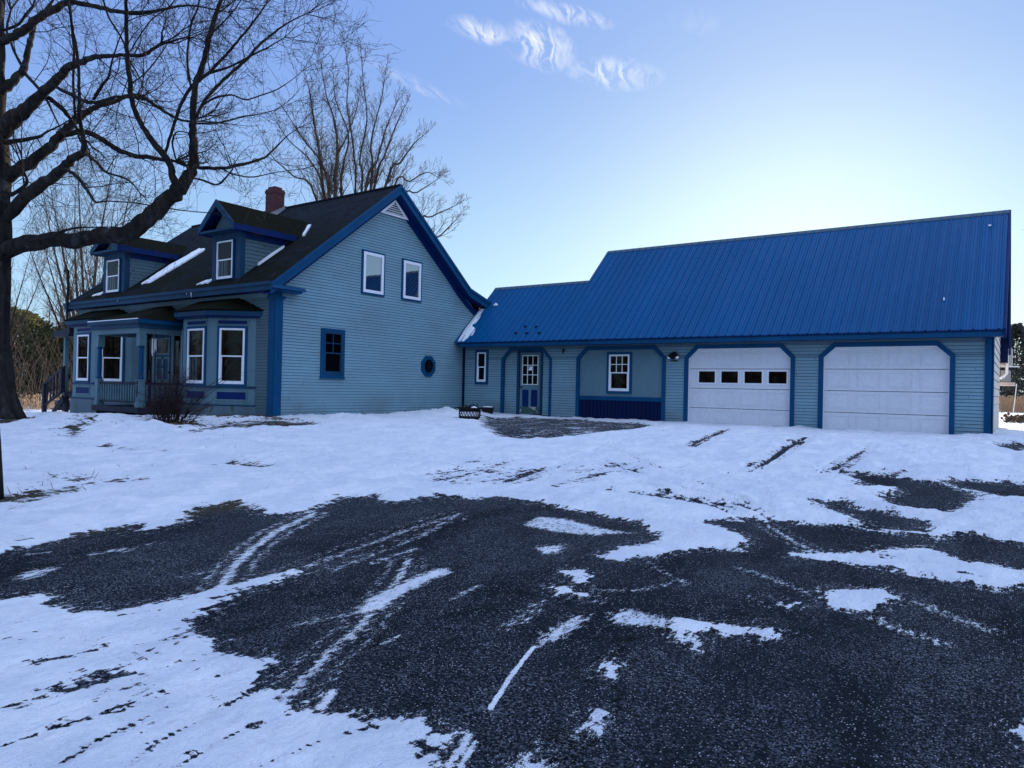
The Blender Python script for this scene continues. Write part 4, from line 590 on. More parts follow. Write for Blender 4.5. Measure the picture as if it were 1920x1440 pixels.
railing(-21.77, 10.2, -19.65, 10.2, n=15); railing(-19.56, 10.3, -19.56, 11.4, n=7); railing(-21.86, 10.3, -21.86, 11.4, n=7)
# house number, reading downwards on the porch post
for i, c in enumerate('437'):
    cu = bpy.data.curves.new('digit', 'FONT'); cu.body = c; cu.size = .2; cu.extrude = .006; cu.align_x = 'CENTER'; cu.offset = .004
    o = bpy.data.objects.new('house_number', cu); COL.objects.link(o); bpy.context.view_layer.update()
    me = bpy.data.meshes.new_from_object(o.evaluated_get(bpy.context.evaluated_depsgraph_get())); bpy.data.objects.remove(o)
    me.transform(Matrix.Translation((-19.56, 10.2-.095, 1.42-.155*i)) @ Matrix.Rotation(math.pi/2, 4, 'X')); me.materials.clear(); me.materials.append(MATS['digit_black'])
    o = bpy.data.objects.new('house_number', me); link(o, pR)
# front door with sidelights
b = MB(); F = frame((-21.12, 11.486, .82), (1, 0, 0), (0, -1, 0))
b.fbox(F, -.62, 1.46, 2.12, 2.24, 0, .05, 'trim_blue_old'); 
for u in (-.62, -.16, .87, 1.34): b.fbox(F, u, u+.12, 0, 2.12, 0, .05, 'board_paint')
for u in (-.5, .99):
    b.fbox(F, u, u+.34, .65, 2.12, 0, .01, 'dark_void'); b.fbox(F, u, u+.34, 0, .65, 0, .02, 'navy_boards'); b.fbox(F, u, u+.34, .65, 2.12, .014, .018, 'window_glass')
b.build('door_surround', house)
b = MB(); b.fbox(F, -.04, .87, 0, 2.1, 0, .03, 'trim_blue_old')
b.fbox(F, .1, .73, 1.55, 1.95, .03, .034, 'dark_void'); b.fbox(F, .1, .73, 1.55, 1.95, .036, .04, 'window_glass')
for (p0, p1, q0, q1) in ((.05, .1, 1.5, 2.0), (.73, .78, 1.5, 2.0), (.1, .73, 1.95, 2.0), (.1, .73, 1.5, 1.55), (.05, .12, .1, 1.45), (.37, .46, .1, 1.45), (.71, .78, .1, 1.45), (.12, .71, 1.38, 1.45), (.12, .71, .6, .78), (.12, .71, .1, .2)): b.fbox(F, p0, p1, q0, q1, .03, .052, 'board_paint')
dr = b.build('front_door', house)
b = MB(); b.tube([F[0]+F[1]*.41+F[2]*1.15+F[3]*.05, F[0]+F[1]*.41+F[2]*1.15+F[3]*.08], .03, 'black_iron', 10); b.build('door_knocker', dr); b = MB(); b.tube([F[0]+F[1]*.79+F[2]*.98+F[3]*.03, F[0]+F[1]*.79+F[2]*.98+F[3]*.09], [.02, .03], 'black_iron', 8); b.build('door_knob', dr)
# side porch on the far gable with its stair
S = MB(); S.box(-26.6, -26.03, 11.3, 13.3, .96, 1.14, 'grey_wood')
for y in (11.3, 12.3, 13.2): S.box(-26.6, -26.5, y, y+.1, .1, .96, 'grey_wood')
for k in range(4): S.box(-26.6-(4-k)*.27, -26.6-(3-k)*.27+.02, 11.2, 12.2, .30+k*.2, .34+k*.2, 'weathered_wood')
for y in (11.22, 12.14): S.hexa([(-27.8,y,.1),(-27.6,y,.1),(-26.5,y,.8),(-26.6,y,1.0),(-27.8,y+.04,.1),(-27.6,y+.04,.1),(-26.5,y+.04,.8),(-26.6,y+.04,1.0)], 'grey_wood')
sp_ = S.build('side_porch', house)
b = MB(); b.hexa([(-27.25,11.15,3.05),(-26.02,11.15,3.05),(-26.02,13.4,3.05),(-27.25,13.4,3.05),(-27.25,11.15,3.12),(-26.02,11.15,3.3),(-26.02,13.4,3.3),(-27.25,13.4,3.12)], 'grey_wood'); b.box(-27.28, -26.03, 11.12, 13.45, 2.98, 3.049, 'grey_wood'); b.build('side_porch_roof', sp_)
for (x, y, z1) in ((-26.92, 11.45, 2.98), (-27.2, 13.2, 2.98)): b = MB(); b.box(x-.06, x+.06, y-.06, y+.06, .3, z1, 'board_paint'); b.build('post', sp_)
for y in (11.15, 12.25):
    b = MB(); b.box(-27.82, -27.70, y-.06, y+.06, .3, 1.36, 'grey_wood'); b.box(-26.5, -26.38, y-.06, y+.06, 1.1, 1.95, 'grey_wood')
    for o_, h_ in ((1.22, .07), (.45, .07)): b.hexa([(-27.95,y-.03,o_+.05),(-27.95,y+.03,o_+.05),(-26.3,y+.03,o_+.70),(-26.3,y-.03,o_+.70),(-27.95,y-.03,o_+.05+h_),(-27.95,y+.03,o_+.05+h_),(-26.3,y+.03,o_+.70+h_),(-26.3,y-.03,o_+.70+h_)], 'grey_wood')
    for i in range(5): x = -27.55+i*.24; z = .5+(x+27.95)*.42; b.box(x-.02, x+.02, y-.02, y+.02, z, z+.78, 'grey_wood')
    b.build('stair_rail', sp_)
# service mast through the far eave
b = MB(); b.tube([(-25.9, 11.02, 3.3), (-25.9, 11.02, 5.0), (-25.9, 11.02, 5.12), (-26.0, 11.0, 5.2), (-26.1, 10.98, 5.12)], [.035, .035, .05, .06, .03], 'black_iron', 8); b.box(-26.03, -25.78, 10.99, 11.05, 4.55, 4.58, 'black_iron'); b.build('service_mast', house)
b = MB(); b.tube([(-24.95, 11.46, 3.1), (-24.95, 11.46, 3.55), (-24.99, 11.43, 3.66), (-25.12, 11.43, 3.68), (-25.15, 11.43, 3.6)], .022, 'black_iron', 6); b.build('conduit', house)
# icicles on the gutter edge
for x in (-18.9, -18.7, -18.66, -22.7):
    b = MB(); b.tube([(x, 11.09, 4.09), (x, 11.075, 4.0), (x, 11.075, 3.99-random.uniform(.02, .2))], [.012, .01, .001], 'paper_white', 5); b.build('icicle', house)
# snow lying on the roofs
def rz(y): return 4.04+(y-11.14)*SL
def roof_patch(pts, th, par, nrm=None, jag=.03, f=rz):
    b = MB(); P_ = []
    for i in range(len(pts)):
        a, c = Vector(pts[i]), Vector(pts[(i+1) % len(pts)]); n = max(1, int((c-a).length/.09))
        for k in range(n): p = a.lerp(c, k/n); P_.append((p.x+random.uniform(-jag, jag), p.y+random.uniform(-jag, jag)))
    top = [(x, y, f(y)+th+random.uniform(0, .01)) for x, y in P_]; bot = [(x, y, f(y)-.01) for x, y in P_]
    c = Vector((sum(p[0] for p in P_)/len(P_), sum(p[1] for p in P_)/len(P_), 0)); ct = (c.x, c.y, f(c.y)+th*1.5)
    for i in range(len(top)):
        j = (i+1) % len(top); b.face([top[i], top[j], ct], 'roof_snow'); b.face([bot[i], bot[j], top[j], top[i]], 'roof_snow')
    return b.build('roof_snow', par)
roof_patch([(-22.75,11.85),(-22.3,11.85),(-22.05,12.8),(-21.95,13.5),(-22.5,13.55),(-22.75,12.8)], .05, roof)
roof_patch([(-17.12,12.05),(-17.05,12.05),(-17.02,12.85),(-17.1,12.85)], .06, roof, jag=.01)
roof_patch([(-16.9,13.35),(-16.78,13.35),(-17.2,13.9),(-17.34,13.9)], .06, roof, jag=.01)
roof_patch([(-19.0,11.45),(-18.5,11.45),(-18.46,11.6),(-18.75,11.58)], .03, roof)
roof_patch([(-25.2,11.5),(-24.66,11.5),(-24.64,11.7),(-24.9,11.62)], .03, roof)
# ================================================================== GARAGE WING
GY = 19.1; GX0, GX1 = -15.56, -.57; GS = .9335
gar = empty('garage_wing', (-8, 19.1, .65), 'long low blue-grey garage wing with a bright blue ribbed metal roof', 'garage')
Fq = frame((0, GY, 0), (1, 0, 0), (0, -1, 0))     # u = world x
def groof(y): return 3.08+(y-18.65)*GS
OPEN = [(-13.93, -11.99, 2.51, 2.87, .345), (-11.10, -8.21, 2.53, 2.86, .33), (-7.66, -4.73, 2.52, 2.85, .33), (-4.16, -1.26, 2.53, 2.84, .33)]
b = MB()
edges = [GX0+.0]+[v for o in OPEN for v in (o[0]+.05, o[1]-.05)]+[GX1]
for i in range(0, len(edges), 2): clap(b, Fq, .5, 2.52, lambda z, i=i: (edges[i], edges[i+1]), 'siding_paint')
def hdr(i):
    def f(z):
        a = edges[2*i]; c = edges[2*i+1]
        if i > 0: o = OPEN[i-1]; a -= min(o[4], max(0, (z-o[2])/(o[3]-o[2])*o[4])); 
        if i < 4: o = OPEN[i]; c += min(o[4], max(0, (z-o[2])/(o[3]-o[2])*o[4]))
        return (a, c)
    return f
for i in range(5): clap(b, Fq, 2.52, 2.84, hdr(i), 'siding_paint')
clap(b, Fq, 2.84, 2.96, lambda z: (GX0, GX1), 'siding_paint')
b.box(GX0, GX1, GY+.25, GY+.3, .4, 3.0, 'dark_void')
for o in OPEN: 
    for x in (o[0]+.05, o[1]-.05): b.box(x-.01, x+.01, GY, GY+.25, .4, 2.9, 'trim_blue')
    b.box(o[0], o[1], GY+.001, GY+.25, 2.86, 2.88, 'trim_blue')
b.build('wall', gar)
b = MB()   # end wall and back
Fe = frame((GX1, GY, 0), (0, 1, 0), (1, 0, 0))
clap(b, Fe, .3, 6.2, lambda z: (max(0, (z+.12-3.08)/GS+18.65-GY), min(6.1, (22.11-GY)*2-((z+.12-3.08)/GS+18.65-GY)) if z > 3 else 6.1), 'cream_wall', .2)
b.box(GX0, GX1-.02, 25.3, 25.35, .3, 3.2, 'cream_wall')
b.prism([(GX1-.02, GY+.3, .3), (GX1-.02, 25.2, .3), (GX1-.02, 25.2, 3.2), (GX1-.02, 22.11, 6.1), (GX1-.02, GY+.3, 3.4)], (-.02, 0, 0), 'dark_void')
b.build('end_wall', gar)
# ribbed metal roof: high part and low part, front slope and back slope
sy, sz = 1/math.hypot(1, GS), GS/math.hypot(1, GS)
def metal(x0, x1, y0, ytop, name, back=False):
    b = MB(); x = x0; pr = []
    while x < x1-1e-6:
        for dx, h in ((0, 0), (.014, .038), (.034, .038), (.048, 0), (.095, 0), (.101, .012), (.111, .012), (.117, 0), (.165, 0), (.171, .012), (.181, .012), (.187, 0)):
            if x+dx < x1: pr.append((x+dx, h))
        x += .2286
    pr.append((x1, 0))
    def P(xx, y, h): 
        z = groof(y); return (xx, y-h*sz, z+h*sy) if not back else (xx, 2*22.11-y+h*sz, z+h*sy)
    for (xa, ha), (xb, hb) in zip(pr[:-1], pr[1:]):
        q = [P(xa, y0, ha), P(xb, y0, hb), P(xb, ytop, hb), P(xa, ytop, ha)]
        b.face(q if not back else q[::-1], 'blue_metal')
        w = [P(xa, y0, -.02), P(xb, y0, -.02), P(xb, y0, hb), P(xa, y0, ha)]; b.face(w if not back else w[::-1], 'panel_blue')
    q = [P(x0, y0, -.02), P(x0, ytop, -.02), P(x1, ytop, -.02), P(x1, y0, -.02)]; b.face(q, 'panel_blue')
    return b.build(name, gar)
SPL = -11.67
mr = metal(SPL, -.36, 18.6, 22.09, 'metal_roof'); metal(-15.54, SPL-.0, 18.6, 20.83, 'metal_roof')
metal(SPL, -.36, 18.6, 22.09, 'metal_roof', True)
b = MB()
def cap(b, x0, x1, y, z):  # ridge cap
    b.hexa([(x0,y-.11,z-.095),(x1,y-.11,z-.095),(x1,y-.005,z-.0),(x0,y-.005,z),(x0,y-.11,z-.07),(x1,y-.11,z-.07),(x1,y-.0,z+.028),(x0,y,z+.028)], 'grey_roof_trim')
    b.hexa([(x0,y+.005,z-.0),(x1,y+.005,z),(x1,y+.11,z-.095),(x0,y+.11,z-.095),(x0,y,z+.028),(x1,y,z+.028),(x1,y+.11,z-.07),(x0,y+.11,z-.07)], 'grey_roof_trim')
paint('grey_roof_trim', (.06, .10, .13), rough=.4)
cap(b, SPL-.03, -.34, 22.11, groof(22.11)); cap(b, -15.56, SPL-.04, 20.85, groof(20.85)); b.build('ridge_cap', gar)
b = MB()
def grake(x, ya, yb, mat, w=.05, back=False):
    f = (lambda y: y) if not back else (lambda y: 2*22.11-y)
    b.hexa([(x,f(ya),groof(ya)-.2),(x+w,f(ya),groof(ya)-.2),(x+w,f(yb),groof(yb)-.2),(x,f(yb),groof(yb)-.2),(x,f(ya),groof(ya)+.03),(x+w,f(ya),groof(ya)+.03),(x+w,f(yb),groof(yb)+.03),(x,f(yb),groof(yb)+.03)], mat)
grake(-.36, 18.6, 22.1, 'panel_blue'); b.build('rake_board', gar); b = MB(); grake(-.36, 18.6, 22.1, 'panel_blue', back=True); b.build('rake_board', gar); b = MB(); grake(SPL-.05, 20.88, 22.1, 'grey_roof_trim'); b.build('rake_board', gar); b = MB()
b.hexa([(-.57,18.7,2.93),(-.36,18.7,2.93),(-.36,22.1,groof(22.1)-.2),(-.57,22.1,groof(22.1)-.2),(-.57,18.7,2.95),(-.36,18.7,2.95),(-.36,22.1,groof(22.1)-.18),(-.57,22.1,groof(22.1)-.18)], 'panel_blue')
b.build('rake_soffit', gar); b = MB(); b.prism([(-.575, 25.3, 2.6), (-.575, 25.75, 2.6), (-.575, 25.75, 3.05), (-.575, 25.3, 3.3)], (.2, 0, 0), 'navy_boards')
b.build('eave_end', gar)
b = MB(); b.face([(SPL-.012, 20.83, 3.0), (SPL-.012, 23.4, 3.0), (SPL-.012, 23.4, groof(20.82)), (SPL-.012, 22.11, 6.1), (SPL-.012, 20.83, groof(20.83)-.05)], 'siding_paint'); b.face([(-15.5, 20.84, 3.0), (SPL, 20.84, 3.0), (SPL, 20.84, 5.0), (-15.5, 20.84, 5.0)], 'siding_paint'); b.build('upper_wall', gar)
b = MB(); b.box(-15.40, -.37, 18.63, 18.67, 2.89, 3.045, 'trim_blue'); b.box(-15.40, -.37, 18.67, GY-.02, 2.90, 2.925, 'panel_blue'); b.box(-15.38, -.37, 18.612, 18.63, 3.0, 3.05, 'navy_boards'); b.build('fascia', gar)
b = MB(); b.box(-.70, -.555, GY-.04, GY-.015, .5, 2.899, 'trim_blue'); b.box(-.569, -.53, GY-.04, GY+.10, .5, 2.93, 'trim_blue'); b.build('corner_board', gar)
b = MB(); b.box(-15.535, -15.46, GY-.045, GY-.015, .5, 2.899, 'navy_boards'); b.build('corner_board', gar)
# arched trims
def arch(o, name, parent, w=.105, mat='trim_blue', d0=-.03, d1=.045):
    x0, x1, zk, zt, kx = o; b = MB()
    out_ = [(x0, .45), (x0, zk), (x0+kx, zt), (x1-kx, zt), (x1, zk), (x1, .45)]; k = w*.45
    inn = [(x0+w, .45), (x0+w, zk-k), (x0+kx+k, zt-w), (x1-kx-k, zt-w), (x1-w, zk-k), (x1-w, .45)]
    F = Fq; q = lambda p, n: F[0]+F[1]*p[0]+F[2]*p[1]+F[3]*n
    for i in range(5): b.hexa([q(out_[i], d0), q(out_[i+1], d0), q(inn[i+1], d0), q(inn[i], d0), q(out_[i], d1), q(out_[i+1], d1), q(inn[i+1], d1), q(inn[i], d1)], mat)
    return b.build(name, parent)
# overhead doors
def overhead(o, windows):
    x0, x1, zk, zt, kx = o; a = arch(o, 'door_trim', gar)
    D = empty_part = None
    xi0, xi1, zt2 = x0+.105, x1-.105, zt-.105
    b = MB(); F = (Vector((0, GY+.10, 0)), Vector((1, 0, 0)), Vector((0, 0, 1)), Vector((0, -1, 0)))
    H = (2.77-.62)/4; rnd = random.Random(3)
    for r in range(4):
        z0 = .60+r*.532; z1 = z0+.532 if r < 3 else zt2+.03
        b.fbox(F, xi0-.02, xi1+.02, z0+.007, z1-.006, 0, .03, 'door_white')
        L = (xi1-xi0)
        for c in range(4):
            u0 = xi0+L*(c+.5)/4-.265; u1 = u0+.53; zz1 = min(z1, 2.72)
            if windows and r == 2: continue
            v0, v1 = z0+.08, zz1-.075
            if c in (0, 3) and r == 3: pass
            for (p0, p1, q0, q1) in ((u0, u1, v0, v0+.018), (u0, u1, v1-.018, v1), (u0, u0+.018, v0+.018, v1-.018), (u1-.018, u1, v0+.018, v1-.018)): b.fbox(F, p0, p1, q0, q1, .03, .0385, 'door_white')
            b.fbox(F, u0+.05, u1-.05, v0+.05, v1-.05, .03, .0375, 'door_white')
    b.fbox(F, xi0, xi1, .5, 2.8, -.02, -.002, 'dark_void')
    door = b.build('garage_door', gar, bevel=.004)
    s = MB()   # pale weather strip inside the trim
    w = .022; zk2 = zk-.047; k2 = kx+.047
    pts = [(xi0, .5), (xi0, zk2), (x0+k2, zt2), (x1-k2, zt2), (xi1, zk2), (xi1, .5)]; inn = [(xi0+w, .5), (xi0+w, zk2-.01), (x0+k2+.01, zt2-w), (x1-k2-.01, zt2-w), (xi1-w, zk2-.01), (xi1-w, .5)]
    q = lambda p, n: Fq[0]+Fq[1]*p[0]+Fq[2]*p[1]+Fq[3]*n
    for i in range(5): s.hexa([q(pts[i], -.06), q(pts[i+1], -.06), q(inn[i+1], -.06), q(inn[i], -.06), q(pts[i], -.02), q(pts[i+1], -.02), q(inn[i+1], -.02), q(inn[i], -.02)], 'white_vinyl')
    s.build('weather_strip', door)
    if windows:
        for c in range(4):
            u0 = -7.27+c*.625; F2 = (Vector((u0, GY+.07, 1.82)), F[1], F[2], F[3]); b = MB(); w_, h_, f = .45, .31, .035
            for (p0, p1, q0, q1) in ((-f, 0, -f, h_+f), (w_, w_+f, -f, h_+f), (0, w_, h_, h_+f), (0, w_, -f, 0)): b.fbox(F2, p0, p1, q0, q1, 0, .02, 'white_vinyl')
            b.fbox(F2, 0, w_, 0, h_, .001, .004, 'dark_void'); b.fbox(F2, 0, w_, 0, h_, .008, .01, 'window_glass'); b.build('door_window', door)
    return door
overhead(OPEN[2], True); overhead(OPEN[3], False)
# filled bay with window and beadboard skirt
arch(OPEN[1], 'arch_trim', gar)
b = MB(); x0, x1 = OPEN[1][:2]
b.box(x0+.06, x1-.06, GY+.02, GY+.05, 1.26, 2.82, 'plaster_board'); b.box(x0+.1, x1-.1, GY-.005, GY+.02, 1.26, 1.38, 'trim_blue')
x = x0+.1
while x < x1-.11: w = min(.118, x1-.1-x); b.box(x+.004, x+w-.004, GY+.005, GY+.03, .5, 1.26, 'navy_boards'); b.box(x, x+w, GY+.03, GY+.05, .5, 1.26, 'dark_void'); x += .122
b.build('infill_panel', gar)
window(gar, frame((-10.0, GY+.02, 1.54), (1, 0, 0), (0, -1, 0)), .66, 1.07, trim=.075, grid=(3, 2, .54, 1.02), fw_=.05)
window(gar, frame((-14.92, GY-.014, 1.75), (1, 0, 0), (0, -1, 0)), .37, .98, trim=.085, fw_=.045, curtain=False)
# entry bay
arch(OPEN[0], 'arch_trim', gar, w=.085)
b = MB(); Fr = frame((0, GY+.10, 0), (1, 0, 0), (0, -1, 0))
clap(b, Fr, .72, 2.80, lambda z: (-13.86, -13.36), 'siding_paint'); clap(b, Fr, .72, 2.80, lambda z: (-12.40, -12.05), 'siding_paint'); clap(b, Fr, 2.70, 2.82, lambda z: (-13.7, -12.2), 'siding_paint')
b.box(-13.86, -12.06, GY+.02, GY+.10, .5, .71, 'grey_wood')
b.build('entry_wall', gar)
b = MB(); 
for (p0, p1, q0, q1) in ((-13.36, -13.27, .72, 2.72), (-12.46, -12.38, .72, 2.72), (-13.36, -12.38, 2.72, 2.82)): b.box(p0, p1, GY+.05, GY+.10, q0, q1, 'trim_blue_old')
b.build('door_casing', gar)
b = MB(); Fd = frame((-13.26, GY+.13, .74), (1, 0, 0), (0, -1, 0)); W_ = .79
b.fbox(Fd, 0, W_, 0, 1.96, -.02, .03, 'board_paint')
b.fbox(Fd, .10, .69, .95, 1.87, .03, .034, 'dark_void'); b.fbox(Fd, .10, .69, .95, 1.87, .038, .042, 'window_glass')
for i in range(4): u = .10+.59*i/3; b.fbox(Fd, u-.012, u+.012, .94, 1.88, .03, .055, 'mint_frame')
for i in range(4): v = .95+.92*i/3; b.fbox(Fd, .09, .70, v-.012, v+.012, .03, .0545, 'mint_frame')
for u in (.10, .44): b.fbox(Fd, u, u+.24, .22, .78, .03, .037, 'panel_blue')
ed = b.build('entry_door', gar)
b = MB(); b.fbox(Fd, .03, .76, .02, .24, .03, .041, 'leafy_kick'); b.build('kick_panel', ed)
b = MB(); b.fbox(Fd, .33, .46, 1.40, 1.52, .044, .046, 'paper_white'); b.fbox(Fd, .345, .385, 1.455, 1.50, .0462, .047, 'digit_black'); b.build('notice', ed)
b = MB(); b.tube([Fd[0]+Fd[1]*.05+Fd[2]*.86+Fd[3]*.03, Fd[0]+Fd[1]*.05+Fd[2]*.86+Fd[3]*.08, Fd[0]+Fd[1]*.12+Fd[2]*.86+Fd[3]*.085], [.025, .02, .015], 'black_iron', 8); b.build('door_handle', ed)
# snow along the house junction, screw-down snow guards
b = MB()
pts = [(-15.42,18.64),(-15.2,18.64),(-15.0,18.9),(-15.05,19.1),(-15.28,19.2),(-15.25,19.5),(-15.3,19.9),(-15.52,19.95),(-15.54,19.2)]
cn = (-15.33, 19.2)
for i in range(len(pts)):
    j = (i+1) % len(pts); A, B = pts[i], pts[j]
    b.face([(A[0],A[1],groof(A[1])+.035),(B[0],B[1],groof(B[1])+.035),(cn[0],cn[1],groof(cn[1])+.08)], 'roof_snow'); b.face([(A[0],A[1],groof(A[1])-.01),(B[0],B[1],groof(B[1])-.01),(B[0],B[1],groof(B[1])+.035),(A[0],A[1],groof(A[1])+.035)], 'roof_snow')
b.build('roof_snow', mr)
b = MB(); b.tube([(-14.98, 20.0, groof(20)+.06), (-14.9, 20.02, groof(20)+.1), (-14.86, 20.06, groof(20)+.08)], [.03, .06, .02], 'roof_snow', 7); b.build('roof_snow', mr)
for x, y in ((-13.02, 19.09), (-13.23, 18.86), (-12.79, 18.84), (-12.58, 19.07), (-12.32, 18.83)):
    b = MB(); z = groof(y); b.hexa([(x-.04,y-.02,z),(x+.04,y-.02,z),(x+.04,y+.05,z+.05),(x-.04,y+.05,z+.05),(x-.03,y-.05,z+.06),(x+.03,y-.05,z+.06),(x+.03,y-.03,z+.08),(x-.03,y-.03,z+.08)], 'black_iron'); b.build('snow_guard', mr)
b = MB(); y = 21.62; z = groof(y); b.box(-.77, -.71, y-.03, y+.02, z+.012, z+.05, 'paper_white'); b.build('roof_fleck', mr); b = MB(); y = 19.44; z = groof(y); b.box(-1.54, -1.515, y-.05, y+.02, z-.02, z+.05, 'paper_white'); b.build('roof_fleck', mr)
# twin flood light
fl = empty('flood_light', (-7.96, GY-.02, 2.55), 'twin-headed outdoor floodlight fixed to the siding left of the windowed garage door', 'light')
b = MB(); b.box(-8.06, -7.86, GY-.035, GY-.016, 2.40, 2.43, 'black_iron'); b.tube([(-7.96, GY-.016, 2.6), (-7.96, GY-.07, 2.6)], [.08, .07], 'black_iron', 12); b.tube([(-7.96, GY-.06, 2.58), (-7.96, GY-.12, 2.52), (-7.96, GY-.12, 2.45)], [.035, .04, .03], 'black_iron', 8); b.build('mount', fl)
for sg in (-1, 1):
    b = MB(); c = Vector((-7.96+sg*.04, GY-.07, 2.62)); d = Vector((sg*.55, -.35, -.75)).normalized()
    b.tube([c, c+d*.05, c+d*.09, c+d*.15], [.03, .055, .06, .062], 'black_iron', 12); b.tube([c+d*.13, c+d*.16, c+d*.185], [.05, .052, .03], 'chime_white', 12); b.build('lamp_head', fl, smooth=True)
b = MB(); b.tube([(-11.56, GY-.014, 2.77), (-11.56, GY-.07, 2.77)], [.035, .03], 'black_iron', 8); b.tube([(-11.56, GY-.06, 2.78), (-11.55, GY-.09, 2.70), (-11.54, GY-.10, 2.64)], [.03, .025, .012], 'black_iron', 7)
o = b.build('lamp_holder', None); tag(o, 'small bare black lamp holder on the siding between the entry door and the panelled bay', 'lamp holder')
# heat pump behind the far corner
ac = empty('heat_pump', (-.38, 25.9, 1.9), 'wall-hung heating unit with white pipes at the far right corner of the garage', 'heat pump')
b = MB(); b.box(-.56, -.32, 26.0, 26.9, 2.05, 2.4, 'grey_metal'); b.box(-.6, -.2, 25.9, 27.1, 1.95, 2.04, 'cream_wall'); b.build('unit', ac)
b = MB(); b.box(-.6, -.28, 25.8, 27.2, 2.55, 3.05, 'cream_wall'); b.build('wall_panel', ac)
b = MB(); b.tube([(-.4, 25.75, 2.85), (-.4, 25.75, 2.3), (-.48, 25.75, 2.2), (-.55, 25.6, 2.15)], .035, 'chime_white', 8); b.tube([(-.55, 25.75, 2.5), (-.1, 25.75, 2.5)], .02, 'chime_white', 6); b.tube([(-.16, 25.85, 2.0), (-.2, 25.95, 1.5), (-.24, 26.1, 1.1)], .012, 'chime_white', 5); b.build('pipe', ac)
# ================================================================== GROUND
def inside(px, py, poly):
    r = np.zeros(px.shape, bool); n = len(poly)
    for i in range(n):
        x1, y1 = poly[i]; x2, y2 = poly[(i+1) % n]
        if y1 == y2: continue
        c = ((y1 > py) != (y2 > py)) & (px < (x2-x1)*(py-y1)/(y2-y1)+x1); r ^= c
    return r
def dist(px, py, pts, closed=True):
    d = np.full(px.shape, 1e9); n = len(pts)
    for i in range(n if closed else n-1):
        x1, y1 = pts[i]; x2, y2 = pts[(i+1) % n]; dx, dy = x2-x1, y2-y1; L = dx*dx+dy*dy+1e-12
        t = np.clip(((px-x1)*dx+(py-y1)*dy)/L, 0, 1); d = np.minimum(d, (px-x1-t*dx)**2+(py-y1-t*dy)**2)
    return np.sqrt(d)
def sdf(px, py, poly, margin=2.0):
    out = np.full(px.shape, -float(margin)); P_ = np.array(poly)
    m = (px > P_[:,0].min()-margin) & (px < P_[:,0].max()+margin) & (py > P_[:,1].min()-margin) & (py < P_[:,1].max()+margin)
    if m.any():
        d = dist(px[m], py[m], poly); out[m] = np.where(inside(px[m], py[m], poly), d, -d)
    return out
_perm = rng.permutation(4096)
def vnoise(x, y):
    xi = np.floor(x).astype(int); yi = np.floor(y).astype(int); fx = x-xi; fy = y-yi; fx = fx*fx*(3-2*fx); fy = fy*fy*(3-2*fy)
    h = lambda a, b: _perm[(a*73+_perm[b & 4095]) & 4095]/4095.0
    return (h(xi, yi)*(1-fx)+h(xi+1, yi)*fx)*(1-fy)+(h(xi, yi+1)*(1-fx)+h(xi+1, yi+1)*fx)*fy
def fbm(x, y, o=4):
    s = 0; a = .5; t = 0
    for i in range(o): s = s+a*vnoise(x*2**i+17*i, y*2**i+5*i); t += a; a *= .5
    return s/t
def ground_z(x, y):
    t = -.577*x+.817*y; u = np.clip(t/15.5, 0, 1); z = .66*(.5*u*u*(3-2*u)+.5*u)
    return z-.028*np.clip(-16-x, 0, 18)
c0 = math.degrees(math.atan2(fw.x, fw.y))
ang = np.concatenate([np.linspace(c0-42, c0+42, 900), np.linspace(c0+42, c0+318, 93)[1:-1]])
rad = np.concatenate([[.02, .4, .9, 1.3], 1.6*1.0068**np.arange(0, 500), 47*1.12**np.arange(1, 40)])
A_, R_ = np.meshgrid(np.radians(ang), rad); GXX = (np.sin(A_)*R_).ravel(); GYY = (np.cos(A_)*R_).ravel()
RR = R_.ravel()
A0 = POLYS['A0']+[(9, 4), (9, -9), (-14, -9), (-11, 0)]
soft = .09+.018*RR
snow = -sdf(GXX, GYY, A0, 60)/soft
snow = np.clip(snow, -3, 3)
thick = np.clip(snow/3, 0, 1)
for k, p in POLYS['dark'].items(): snow = np.minimum(snow, -sdf(GXX, GYY, p)/soft)
for k, p in POLYS['snow'].items():
    q = list(p)
    if k == 'G': q = q+[(-.3, -.2), (-1, -3), (-9, -4), (-9, 0)]
    snow = np.maximum(snow, sdf(GXX, GYY, q)/soft)
snow = np.clip(snow, -1.5, 1.0); Gs = sdf(GXX, GYY, POLYS['snow']['G']+[(-.3, -.2), (-1, -3), (-9, -4), (-9, 0)]); snow = np.where(Gs > 0, np.minimum(snow, .62), snow)
for k, (p, v) in POLYS['bare'].items():
    s = np.clip(sdf(GXX, GYY, p)/(soft*1.6)+.5, 0, 1); v = v-(.22 if k[:4] not in ('door', 'fore') else 0); snow = np.where(snow > v, snow*(1-s)+v*s, snow)
snow = np.where((GXX > .4) & (GYY > 20), np.minimum(snow, .9), snow)
dust_ = np.zeros_like(snow)+.10; trk_ = np.zeros_like(snow)
for k, p in POLYS['thin'].items(): dust_ = np.maximum(dust_, np.clip(sdf(GXX, GYY, p)/.12+.5, 0, 1)*.78)
for p, w, s in POLYS['tracks']:
    P_ = np.array(p); m = (GXX > P_[:,0].min()-1) & (GXX < P_[:,0].max()+1) & (GYY > P_[:,1].min()-1) & (GYY < P_[:,1].max()+1)
    if not m.any(): continue
    d = dist(GXX[m], GYY[m], p, False); v = np.clip(1.15-d/(w*.62), 0, 1)**.6*s
    if w > .2: v = v*(.72+.28*np.cos(d/w*14))   # tyre lugs leave parallel lines
    dust_[m] = np.maximum(dust_[m], v)
